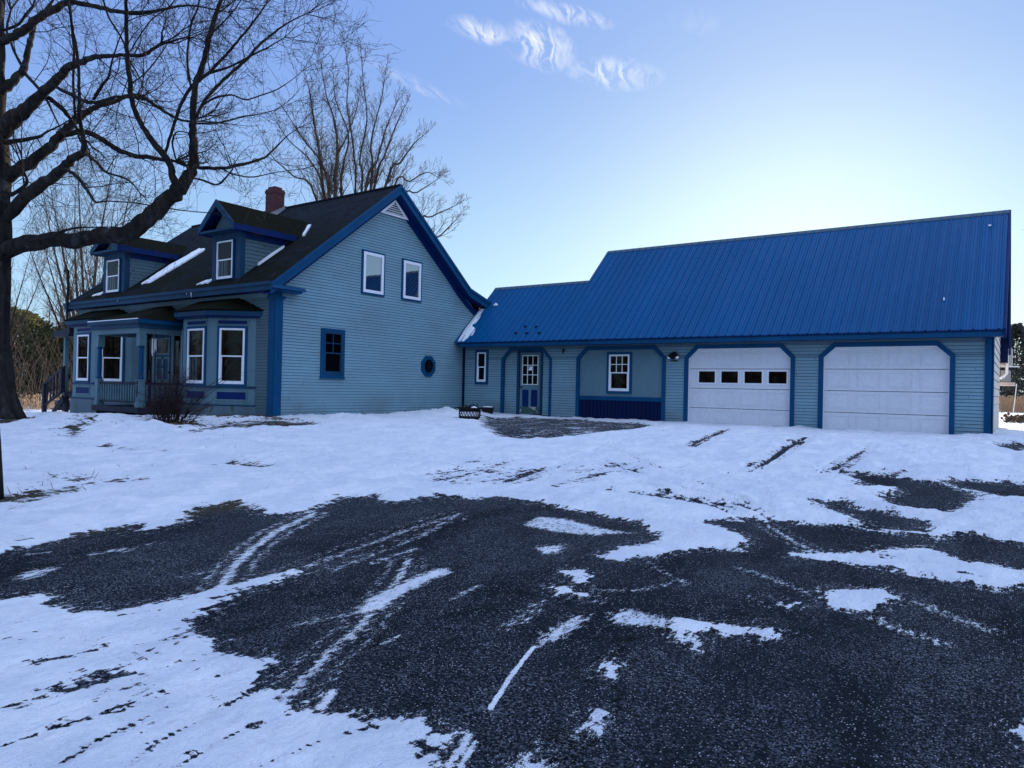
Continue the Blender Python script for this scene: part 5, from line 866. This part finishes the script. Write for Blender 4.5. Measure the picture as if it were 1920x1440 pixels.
for p, w, k in POLYS['snowtracks']:
    P_ = np.array(p); m = (GXX > P_[:,0].min()-1) & (GXX < P_[:,0].max()+1) & (GYY > P_[:,1].min()-1) & (GYY < P_[:,1].max()+1)
    d = dist(GXX[m], GYY[m], p, False); v = np.clip(1.2-d/(w*.6), 0, 1); v = v*(.6+.4*np.cos(d/w*12)); sub_ = snow[m]; snow[m] = np.where(sub_ > -.2, sub_-v*k*1.25, sub_); trk_[m] = np.maximum(trk_[m], v)
edge = np.clip(1-np.abs(snow+.3)/1.1, 0, 1)*.30*(snow < .3)
dust_ = np.maximum(dust_, edge)
# lawn lies left of the drive
LW = [(-15.3, 19.5), (-14.9, 18.0), (-13.0, 14.5), (-10.2, 10.4), (-7.6, 7.0), (-6.3, 4.6), (-6.5, 2.2), (-11, -3), (-400, -200), (-400, 400), (400, 400), (3, 60), (-.3, 25.5), (-.4, 19.2), (-10, 19.3), (-14, 19.4)]
lawn = np.clip(sdf(GXX, GYY, LW, 1.5)/.25+.5, 0, 1)
Z = ground_z(GXX, GYY)
sm = np.clip(snow+.25, 0, 1)
near = np.clip((60-RR)/20, 0, 1); Z = Z-.018*trk_*sm
n1 = fbm(GXX*1.3, GYY*1.3, 5); n2 = fbm(GXX*5, GYY*5, 4); n3 = fbm(GXX*16, GYY*16, 3)
Z = Z+sm*near*(.020+.045*thick+(.03+.07*thick)*(n1-.5)+(.018+.05*thick)*(n2-.5)+.022*(n3-.5))
Z = Z+lawn*near*.03*(fbm(GXX*3+9, GYY*3, 4)-.5)
for (cx_, cy_, rx, ry, a, h) in [(-14.75,17.6,.6,1.5,0,.17),(-13.2,16.0,1.2,.6,.3,.12),(-12.9,14.9,.5,.3,0,.04),(-13.4,7.0,1.5,.45,.75,.13),(-16.3,6.9,1.6,.4,.9,.12),(-11.0,10.4,1.8,.6,.9,.05),(-6.2,13.0,3.0,.9,.1,.04),(-1.2,14.4,2.2,.25,.0,.07),(-.1,12.6,1.4,.2,.1,.05),(-14.3,12.6,.9,.35,.2,.10),(-.2,18.6,.8,.6,0,.06)]:
    dx = GXX-cx_; dy = GYY-cy_; u = dx*math.cos(a)+dy*math.sin(a); v = -dx*math.sin(a)+dy*math.cos(a)
    Z = Z+h*np.exp(-(u/rx)**2-(v/ry)**2)*(.6+.9*n2)
na = len(ang); nr = len(rad); verts = np.stack([GXX, GYY, Z], 1).astype(np.float32)
ii, jj = np.meshgrid(np.arange(nr-1), np.arange(na), indexing='ij'); j2 = (jj+1) % na
F_ = np.stack([ii*na+jj, (ii+1)*na+jj, (ii+1)*na+j2, ii*na+j2], -1).reshape(-1, 4)[:, ::-1]
me = bpy.data.meshes.new('ground'); nf = len(F_)
me.vertices.add(len(verts)); me.vertices.foreach_set('co', verts.ravel()); me.loops.add(nf*4); me.loops.foreach_set('vertex_index', F_.ravel().astype(np.int32))
me.polygons.add(nf); me.polygons.foreach_set('loop_start', np.arange(nf, dtype=np.int32)*4); me.polygons.foreach_set('loop_total', np.full(nf, 4, np.int32)); me.update()
me.polygons.foreach_set('use_smooth', np.ones(nf, bool))
for nm, arr in (('snow', snow), ('dust', dust_), ('lawn', lawn)):
    a = me.attributes.new(nm, 'FLOAT', 'POINT'); a.data.foreach_set('value', arr.astype(np.float32))
me.materials.append(MATS['ground_surface']); o = bpy.data.objects.new('ground', me); COL.objects.link(o); o['kind'] = 'structure'
# ================================================================== TREES
RD = random.Random(11)
def rvec(r=RD):
    while True:
        v = Vector((r.uniform(-1,1), r.uniform(-1,1), r.uniform(-1,1)))
        if .05 < v.length < 1: return v.normalized()
def grow(b, p, d, L, r, lev, mat, spec, up_=.25, wob=.28, rmin=.0035):
    k = 5 if lev > 1 else (4 if lev == 1 else 3); pts = [p.copy()]; rr = [r]; dd = d.normalized()
    for i in range(k):
        dd = (dd+rvec()*wob+Vector((0,0,up_))*.5).normalized(); pts.append(pts[-1]+dd*(L/k)); rr.append(max(rmin*.6, r*(1-.8*(i+1)/k)))
    b.tube(pts, rr, mat, 5 if r > .03 else (4 if r > .012 else 3), cap=False)
    if lev <= 0: return
    n = spec[lev]
    for i in range(n):
        t = (i+RD.random()*.9+.6)/(n+.5); t = min(.999, .15+.85*t); f = t*k; q = min(k-1, int(f)); pp = pts[q].lerp(pts[q+1], f-q); ax = (pts[q+1]-pts[q]).normalized()
        s = rvec(); s = (s-ax*s.dot(ax)).normalized(); nd = (ax*RD.uniform(.5, 1.0)+s*RD.uniform(.5, 1.0)).normalized()
        grow(b, pp, nd, L*RD.uniform(.38, .62)*(1.15-.5*t), max(rmin, rr[q]*.55), lev-1, mat, spec, up_, wob, rmin)
# big maple, limbs as they stand, twigs grown on them
mp_ = empty('maple_tree', (-18.24, 6.34, .5), 'huge old bare maple with dark trunk and spreading crooked limbs at the left edge', 'tree')
b = MB(); TRK = LIMBS[-1][1]
def smooth_line(pts, n=3):
    out = []
    P_ = [Vector(p) for p in pts]; m = len(P_)
    for i in range(m-1):
        p0, p1, p2, p3 = P_[max(0,i-1)], P_[i], P_[i+1], P_[min(m-1,i+2)]
        for k in range(n):
            t = k/n; out.append(.5*((2*p1)+(p2-p0)*t+(2*p0-5*p1+4*p2-p3)*t*t+(3*p1-p0-3*p2+p3)*t**3))
    out.append(P_[-1]); return out
def limb(b, raw, mat, n, wig=.0, sm=4):
    q = smooth_line([Vector((*p[:3], p[3])) if False else Vector(p[:3]) for p in raw], sm)
    rads = []
    for i in range(len(raw)-1):
        for k in range(sm): rads.append(raw[i][3]+(raw[i+1][3]-raw[i][3])*k/sm)
    rads.append(raw[-1][3]); q = [p+rvec()*min(.03, r*wig) for p, r in zip(q, rads)]
    rads = [max(.005, r*RD.uniform(.92, 1.1)) for r in rads]
    b.tube(q, rads, mat, n); return q, rads
q, rads = limb(b, [(p[0]-.05, p[1]-.03, p[2], p[3]*.86) for p in TRK], 'maple_bark', 20, .05, 3)
for k in range(9):   # root flare
    a = k*.7+.2; d = Vector((math.cos(a), math.sin(a), 0)); c = Vector(TRK[0][:3]); b.tube([c+Vector((0,0,.9))+d*.28, c+Vector((0,0,.4))+d*.40, c+Vector((0,0,.1))+d*.6, c+d*.85-Vector((0,0,.08))], [.1, .15, .11, .04], 'maple_bark', 7)
b.build('trunk', mp_, smooth=True)
tw = MB()
for nm, raw in LIMBS[:-1]:
    b = MB(); q, rads = limb(b, raw, 'maple_bark', 10 if raw[0][3] > .05 else 6, .25)
    b.build('limb', mp_, smooth=True)
    Ls = 0
    for i in range(1, len(q)):
        seg = (q[i]-q[i-1]).length; Ls += seg; r = rads[i]
        step = .40 if r < .05 else (.75 if r < .12 else 1.3)
        while Ls > step:
            Ls -= step; ax = (q[i]-q[i-1]).normalized(); s = rvec(); s = (s-ax*s.dot(ax)).normalized(); d = (ax*RD.uniform(.1, .8)+s+Vector((0, 0, .25))).normalized()
            l_ = RD.uniform(.6, 1.7) if r < .05 else RD.uniform(.5, 2.0)
            grow(tw, q[i], d, l_, min(.014, r*.5)*RD.uniform(.6, 1), 2, 'maple_twig', (0, 4, 6), .12, .34)
    e = q[-1]; ax = (q[-1]-q[-3]).normalized()
    for k in range(5 if rads[-1] > .008 else 3): grow(tw, e, (ax+rvec()*.5).normalized(), RD.uniform(.8, 1.8), max(.006, rads[-1]*.8), 2, 'maple_twig', (0, 4, 7), .1, .3)
o = tw.build('twigs', mp_)
def fan_tree(name, label, group, base, H, stems, spread, mats, seed, r0=.16, cat='tree', spec=(0, 4, 7, 8), fork=.12, sideways=None, lev=3, rmin=.006, dome=.15, m=15):
    global RD
    RD = random.Random(seed); root = empty(name, base, label, cat, group); t = MB(); c = MB(); B = Vector(base)
    top = B+Vector((0, 0, H*fork)); t.tube([B-Vector((0,0,.3)), B+Vector((0,0,H*fork*.5)), top], [r0*1.35, r0*1.1, r0], mats[0], 9); t.build('trunk', root, smooth=True)
    for i in range(stems):
        a = 2*math.pi*(i+RD.random()*.6)/stems; k = spread*math.sqrt((i%3+.6)/2.6)
        d = Vector((math.cos(a)*k, math.sin(a)*k, 1)).normalized(); L = H*(1-fork)*RD.uniform(.86, 1.04)*(1-dome*(k/spread)**2)
        pts = [top-Vector((0,0,.1))]; dd = d.copy(); rr = [r0*RD.uniform(.5, .75)]; n = 7
        for j in range(n): dd = (dd+rvec()*.06+Vector((d.x*.05, d.y*.05, .03))).normalized(); pts.append(pts[-1]+dd*(L/n)); rr.append(max(.008, rr[0]*(1-(j+1)/n*.93)))
        c.tube(pts, rr, mats[1], 5, cap=False)
        for j in range(m):
            f = (1.1+(n-1.15)*(j+RD.random())/m); q_ = min(n-1, int(f)); pp = pts[q_].lerp(pts[q_+1], f-q_); ax = (pts[q_+1]-pts[q_]).normalized(); s = rvec(); s = (s-ax*s.dot(ax)).normalized()
            grow(c, pp, (ax+s*RD.uniform(.35, .75)).normalized(), L*RD.uniform(.14, .34)*(1.2-f/n*.5), max(rmin, rr[q_]*.4), 2, mats[2], spec, .20, .07, rmin)
    c.build('crown', root); return root
BB = ('brown_bark', 'brown_bark', 'brown_twig'); DK = ('maple_bark', 'maple_bark', 'brown_twig')
def traced_tree():
    global RD
    RD = random.Random(21); B = Vector((-26.17, 23.14, .4)); root = empty('bare_tree', B, 'tall bare vase-shaped tree rising behind the farmhouse ridge', 'tree', 'bare trees behind the farmhouse')
    t = MB(); t.tube([B-Vector((0,0,.3)), B+Vector((0,0,1.0)), B+Vector((0,0,2.0))], [.3, .26, .2], 'brown_bark', 9); t.build('trunk', root, smooth=True); c = MB()
    for raw in STEMS:
        q, rads = limb(c, raw, 'brown_bark', 5, .15, 4); acc = 0
        for i in range(2, len(q)):
            acc += (q[i]-q[i-1]).length
            while acc > .34:
                acc -= .34
                if q[i].z < 6: continue
                ax = (q[i]-q[i-1]).normalized(); s = rvec(); s = (s-ax*s.dot(ax)).normalized(); rem = 1-i/len(q)
                grow(c, q[i], (ax+s*RD.uniform(.3, .7)+Vector((0,0,.2))).normalized(), RD.uniform(.8, 1.9)*(.38+.72*rem), max(.0085, rads[i]*.35), 2, 'brown_twig', (0, 4, 5), .22, .10, .0075)
        grow(c, q[-1], (q[-1]-q[-3]).normalized(), .7, .010, 2, 'brown_twig', (0, 4, 6), .2, .1, .0075)
    c.build('crown', root)
traced_tree()
fan_tree('bare_tree', 'bare many-stemmed tree behind the left dormer and the maple limb', 'bare trees behind the farmhouse', (-33.0, 14.8, .1), 12.0, 7, .26, BB, 6, .16, m=12)
fan_tree('bare_tree', 'low bare tree leaning over the side porch roof, left of the left dormer', 'bare trees behind the farmhouse', (-35.0, 15.6, .1), 9.0, 6, .5, DK, 8, .12, m=10)
fan_tree('bare_tree', 'thin bare tree in front of the evergreens, nearest the maple trunk', 'bare trees behind the farmhouse', (-37.5, 13.0, .1), 9.0, 5, .45, DK, 9, .10, m=10)
fan_tree('bare_tree', 'bare tree at the right edge whose twigs reach past the garage roof end', 'bare trees right of the garage', (3.9, 52.0, .66), 13, 9, .5, DK, 13, .2)
fan_tree('bare_tree', 'bare sapling among the dry grass right of the garage', 'bare trees right of the garage', (1.2, 70.0, .66), 7, 6, .4, DK, 14, .08, lev=2)
# conifers: crowns of many small sprays
def conifer(name, label, group, base, H, R0, seed, mat='conifer_green', n=5200, shape='cone', sz=.10):
    root = empty(name, base, label, 'tree', group); r = random.Random(seed); B = Vector(base); t = MB(); t.tube([B-Vector((0,0,.2)), B+Vector((0,0,H*.9))], [.14, .02], 'brown_bark', 7); t.build('trunk', root)
    c = MB(); lobes = [(r.uniform(0, 6.28), r.uniform(.1, .95), r.uniform(.25, .5)) for _ in range(26)]
    for i in range(n):
        h = r.random()**.8; a = r.uniform(0, 6.283)
        prof = (1-h)**.7*(.35+.65*min(1, h*6)) if shape == 'cone' else math.sqrt(max(0, 1-(2*h-.86)**2*.82))*.95
        lb = .62+.5*max((max(0, 1-(((a-la+3.14) % 6.28-3.14)**2*1.6+((h-lh)*5)**2)) for la, lh, lw in lobes))
        rr = R0*prof*lb*(r.random()**.35); p = B+Vector((math.cos(a)*rr, math.sin(a)*rr, .1+h*H*(.97+.06*r.random())))
        d = Vector((math.cos(a), math.sin(a), r.uniform(.2, 1.3) if shape != 'cone' else r.uniform(-.3, .5))).normalized(); s = rv = Vector((r.uniform(-1,1), r.uniform(-1,1), r.uniform(-1,1))).cross(d).normalized()
        L = sz*r.uniform(.7, 1.9); w = L*.28
        c.face([p, p+d*L*.5+s*w, p+d*L, p+d*L*.5-s*w], mat)
    c.build('crown', root); return root
G = 'evergreens beyond the side porch'
conifer('conifer', 'broad rounded evergreen at the far left beyond the maple trunk', G, (-45.5, 16.6, -.1), 5.2, 2.7, 1, shape='round', n=15000, sz=.17)
conifer('conifer', 'rounded evergreen just left of the side porch post, catching the sun', G, (-45.4, 20.0, -.1), 5.1, 2.5, 2, shape='round', n=14000, sz=.17)
conifer('conifer', 'evergreen showing behind the side porch stair', G, (-43.0, 23.0, -.1), 4.2, 2.2, 3, shape='round', n=9000, sz=.17)
conifer('conifer', 'dark evergreen hidden mostly by the maple trunk', G, (-47.5, 13.0, -.1), 5.4, 2.6, 4, shape='round', n=11000, sz=.17)
G = 'evergreens beyond the garage'
for i, (x, y, h, r_0, lb) in enumerate([(-.6, 88, 8.2, 2.6, 'tall grey-green spruce at the right edge beside the garage end'), (1.6, 92, 10.5, 3.0, 'second spruce from the garage end, cut by the right edge of the photo'), (-2.6, 96, 8.6, 2.6, 'spruce peeping out past the garage back corner'), (4.6, 90, 11, 3.2, 'spruce outside the right edge, third from the garage end'), (8.5, 96, 12, 3.4, 'spruce farthest right of the row')]):
    conifer('spruce', lb, G, (x, y, .6), h, r_0, 20+i, 'pine_far', 3600, 'cone', .32)
# brush and dead grass
def stalks(name, label, cat, pts, n, h, mat, seed, w=.006, lean=.25, stuff=True, lev=0, group=None):
    r = random.Random(seed); b = MB()
    for i in range(n):
        x, y = pts(r); z = float(ground_z(np.array(x), np.array(y))); H_ = h*r.uniform(.45, 1.1); d = Vector((r.uniform(-lean, lean), r.uniform(-lean, lean), 1)).normalized(); p = Vector((x, y, z-.02))
        m = p+d*H_*.55; e = m+(d+Vector((r.uniform(-lean, lean), r.uniform(-lean, lean), -.1*r.random()))).normalized()*H_*.45
        b.tube([p, m, e], [w, w*.8, w*.3], mat, 3, cap=False)
        if r.random() < .5: s = Vector((r.uniform(-1,1), r.uniform(-1,1), .6)).normalized(); b.tube([m, m+s*H_*.25], [w*.7, w*.3], mat, 3, cap=False)
        if r.random() < .35: b.tube([e, e+d*.06, e+d*.12], [w, w*3, w*.5], mat, 4, cap=False)
    o = b.build(name, None)
    if stuff: o['kind'] = 'stuff'
    tag(o, label, cat, group); return o
stalks('dry_grass', 'tall sunlit straw-coloured grass in front of the evergreens at the left', 'grass', lambda r: (r.uniform(-44, -31), r.uniform(10, 20)), 1800, .62, 'dry_straw', 31, .012)
stalks('dry_grass', 'tall dead grass and seed heads beyond the right corner of the garage', 'grass', lambda r: (r.uniform(-2.5, 6), r.uniform(56, 74)), 2200, 1.0, 'dry_straw', 32, .022)
stalks('dead_leaves', 'fringe of dead leaves and grass in the snow right of the garage', 'ground litter', lambda r: (r.uniform(-.5, 5), r.uniform(30, 36)), 1500, .3, 'dead_leaf', 33, .02, .9)
stalks('brushwood', 'tangle of pale bare brush arching before the evergreens at the left', 'brush', lambda r: (r.uniform(-40, -34), r.uniform(12, 19)), 200, 4.0, 'brown_twig', 34, .014, .55)
stalks('lawn_tufts', 'dead grass blades poking through the thin snow on the lawn', 'grass', lambda r: (lambda k: (r.gauss(*k[0]), r.gauss(*k[1])))(r.choice([((-9.3,.9), (4.2,.6)), ((-15.4,1.0), (11.0,.22)), ((-8.6,.35), (3.1,.3)), ((-10.5, 1.2), (6.5, .8)), ((-17.6,1.0), (7.2,.7))])), 160, .04, 'dead_leaf', 35, .0012, .9)
def leaf_litter():
    r = random.Random(5); b = MB()
    for i in range(3200):
        k = r.random()
        if k < .55: x, y = r.gauss(-16.0, .9), r.gauss(10.95, .28)
        elif k < .8: x, y = r.gauss(-14.1, .5), r.gauss(8.0, .4)
        else: x, y = r.gauss(-18, 1.3), r.gauss(7.6, .9)
        if x > -15.3 and y > 11.3: continue
        z = float(ground_z(np.array(x), np.array(y)))+.04; s = r.uniform(.02, .05); a = r.uniform(0, 6.28); u = Vector((math.cos(a), math.sin(a), r.uniform(-.5, .5)))*s; v = Vector((-math.sin(a), math.cos(a), r.uniform(-.5, .5)))*s*.6; p = Vector((x, y, z+r.uniform(-.01, .03)))
        b.face([p-u, p+v, p+u, p-v], 'dead_leaf')
    o = b.build('leaf_litter', None); o['kind'] = 'stuff'; tag(o, 'dead leaves scattered by the house corner and the shrub', 'ground litter')
leaf_litter()
# bare shrub in front of the porch
RD = random.Random(17); sh = empty('bare_shrub', (-14.4, 8.2, .62), 'dense dark leafless shrub in front of the porch and right bay window', 'shrub'); b = MB()
for i in range(80):
    a = RD.uniform(0, 6.28); k = RD.uniform(0, .30); p = Vector((-14.4+math.cos(a)*k, 8.2+math.sin(a)*k, .58)); q_ = RD.uniform(.05, .95)**1.3; d = Vector((math.cos(a)*q_, math.sin(a)*q_, 1)).normalized()
    grow(b, p, d, RD.uniform(.5, 1.2)*(1-.3*q_), RD.uniform(.006, .012), 2, 'shrub_twig', (0, 4, 6), .1, .16, .0028)
b.build('stems', sh)
b = MB()
for k in range(3): b.tube([(-14.3, 8.3, .7), (-14.1, 8.7, 1.2+.1*k), (-13.85, 9.2, 1.7+.05*k), (-13.7, 9.7-.3*k, 1.85-.15*k)], [.008, .006, .005, .002], 'shrub_twig', 4)
b.build('arching_stem', sh)
# leaning post / young trunk at the left edge
o = (lambda b: (b.tube([(-8.52, 2.96, .2), (-8.56, 2.94, .9), (-8.62, 2.90, 1.6), (-8.80, 2.82, 3.2), (-8.9, 2.78, 5.0)], [.115, .10, .09, .075, .06], 'post_bark', 12), b.build('wooden_post', None, smooth=True))[1])(MB()); tag(o, 'dark leaning wooden post cut by the left edge, nearest the camera', 'post')
# fire pit, planter, wind chime, stump, logs
FX, FY_ = -12.0, 15.05; fz = .66; fp = empty('fire_pit', (FX, FY_, fz), 'black lattice-sided metal fire pit holding twigs on the snow by the gable wall', 'fire pit')
circ = lambda r, z, n=24: [(FX+r*math.cos(2*math.pi*i/n), FY_+r*math.sin(2*math.pi*i/n), z) for i in range(n+1)]
b = MB(); b.tube(circ(.31, fz+.33), .022, 'black_iron', 6); b.tube(circ(.33, fz+.35), .012, 'black_iron', 6)
for sg in (-1, 1): b.tube([(FX+sg*.30*.816, FY_+sg*.30*.577, fz+.33), (FX+sg*.36*.816, FY_+sg*.36*.577, fz+.36), (FX+sg*.42*.816, FY_+sg*.42*.577, fz+.33), (FX+sg*.32*.816, FY_+sg*.32*.577, fz+.29)], .015, 'black_iron', 6)
b.build('rim', fp)
b = MB(); b.tube(circ(.285, fz+.27), .018, 'black_iron', 5); b.tube(circ(.275, fz+.1), .02, 'black_iron', 5)
for i in range(22):
    for s in (-1, 1):
        a0 = 2*math.pi*i/22; a1 = a0+s*.42; b.tube([(FX+.275*math.cos(a0), FY_+.275*math.sin(a0), fz+.1), (FX+.285*math.cos((a0+a1)/2), FY_+.285*math.sin((a0+a1)/2), fz+.19), (FX+.285*math.cos(a1), FY_+.285*math.sin(a1), fz+.28)], .0075, 'rust_iron', 4)
b.build('lattice', fp)
b = MB(); b.tube([(FX, FY_, fz+.0), (FX, FY_, fz+.05), (FX, FY_, fz+.11)], [.12, .24, .275], 'black_iron', 20); b.tube([(FX, FY_, fz+.27), (FX, FY_, fz+.32)], [.27, .30], 'black_iron', 20); b.build('bowl', fp, smooth=True)
for k in range(3):
    a = k*2.094-.9; b = MB(); b.tube([(FX+.2*math.cos(a), FY_+.2*math.sin(a), fz+.08), (FX+.27*math.cos(a), FY_+.27*math.sin(a), fz-.12)], .022, 'black_iron', 6); b.build('leg', fp)
RD = random.Random(4); b = MB()
for i in range(26): a = RD.uniform(0, 6.28); p = Vector((FX+RD.uniform(-.2, .2), FY_+RD.uniform(-.2, .2), fz+.33)); b.tube([p-Vector((math.cos(a), math.sin(a), 0))*.16, p+Vector((0, 0, RD.uniform(.02, .14))), p+Vector((math.cos(a), math.sin(a), -.1))*.18], .007, 'post_bark', 4)
b.build('kindling', fp)
b = MB(); b.tube([(FX+.18, FY_-.16, fz+.345), (FX+.24, FY_-.12, fz+.37), (FX+.29, FY_-.05, fz+.35)], [.02, .04, .015], 'roof_snow', 7); b.build('snow_clump', fp)
pb = empty('planter', (-14.05, 18.55, .68), 'small black tapered tub with snow on top beside the garage wall', 'planter')
b = MB(); X0, Y0, z0 = -14.05, 18.55, .66; b.tube([(X0, Y0, z0), (X0, Y0, z0+.02), (X0, Y0, z0+.24), (X0, Y0, z0+.27), (X0, Y0, z0+.275)], [.15, .155, .20, .215, .215], 'pot_black', 18); b.build('tub', pb, smooth=False)
b = MB(); b.tube([(X0, Y0, z0+.26), (X0, Y0, z0+.29), (X0, Y0, z0+.305)], [.19, .17, .05], 'roof_snow', 14); b.build('snow_cap', pb, smooth=True)
wc = empty('wind_chime', (-19.74, 10.65, 2.8), 'white tubular wind chime hanging under the porch roof by the front door', 'wind chime')
WX, WY = -19.74, 10.65
for i in range(5): a = i*1.256; b = MB(); x = WX+.05*math.cos(a); y = WY+.05*math.sin(a); L = .28+.05*i; b.tube([(x, y, 2.72), (x, y, 2.72-L)], .0125, 'chime_white', 8); b.build('tube', wc)
b = MB(); b.tube([(WX, WY, 2.74), (WX, WY, 2.76)], .075, 'weathered_wood', 12); b.tube([(WX, WY, 2.76), (WX, WY, 3.18)], .004, 'black_iron', 4); b.build('top_plate', wc)
sx0, sy0 = -27.9, 10.1; gz = float(ground_z(np.array(sx0), np.array(sy0)))
o = (lambda b: (b.tube([(sx0, sy0, gz-.1), (sx0, sy0, gz+.1), (sx0, sy0, gz+.42), (sx0, sy0, gz+.44)], [.36, .33, .31, .28], 'stump_wood', 14), b.build('tree_stump', None))[1])(MB()); tag(o, 'weathered barrel-like tree stump between the maple trunk and the side stair', 'stump')
RD = random.Random(8); lp = None
for i in range(6):
    b = MB(); x = -27.6+.05*i; y = 8.95+.06*i; z = gz+.12+.11*(i % 3); b.tube([(x-.35, y-.25, z), (x+.35, y+.3, z+.06)], .075, 'weathered_wood', 9)
    o = b.build('log', None); tag(o, 'grey weathered log in the small heap right of the maple trunk', 'log', 'logs heaped beside the maple')
pl = MB(); X0, Y0 = -29.6, 12.6; z0 = float(ground_z(np.array(X0), np.array(Y0))); pl.box(X0-.25, X0+.25, Y0-.25, Y0+.25, z0, z0+.42, 'pot_black'); pl.box(X0-.29, X0+.29, Y0-.29, Y0+.29, z0+.42, z0+.47, 'weathered_wood')
o = pl.build('storage_box', None, bevel=.01); tag(o, 'dark low box with pale lid behind the side stair posts', 'box')
# woods far behind the place and across the road (seen in the window panes)
def woods(name, label, pts, n, H, seed, mat, dens=60):
    r = random.Random(seed); b = MB()
    for i in range(n):
        x, y = pts(r); z = float(ground_z(np.array(x), np.array(y))); h = H*r.uniform(.7, 1.15); p = Vector((x, y, z)); b.tube([p, p+Vector((r.uniform(-.3,.3), r.uniform(-.3,.3), h*.8))], [.16, .04], 'brown_bark', 4, cap=False)
        for k in range(dens):
            t = r.uniform(.12, 1); a = r.uniform(0, 6.28); q = p+Vector((0, 0, h*.8*t)); L = h*.22*r.uniform(.5, 1.2)*(1.25-t); d = Vector((math.cos(a), math.sin(a), r.uniform(.3, 1.2))).normalized(); b.tube([q, q+d*L*.5, q+d*L+Vector((0, 0, L*.15))], [.03, .02, .008], mat, 3, cap=False)
            if k % 2 == 0: d2 = (d+Vector((r.uniform(-.6,.6), r.uniform(-.6,.6), .2))).normalized(); b.tube([q+d*L*.5, q+d*L*.5+d2*L*.5], [.015, .006], mat, 3, cap=False)
    o = b.build(name, None); o['kind'] = 'stuff'; tag(o, label, 'woods')
woods('far_woods', 'bare brown woods far behind the house and garage', lambda r: (r.uniform(-170, 60), r.uniform(120, 145)), 150, 9, 41, 'brown_twig')
woods('far_woods', 'bare brown woods far to the left behind the evergreens', lambda r: (r.uniform(-95, -78), r.uniform(-50, 90)), 240, 10, 42, 'wood_mass', 80)
woods('roadside_woods', 'sunlit brown woods across the road behind the viewer', lambda r: (r.uniform(-90, 50), r.uniform(-46, -36)), 230, 12, 43, 'wood_mass', 110)
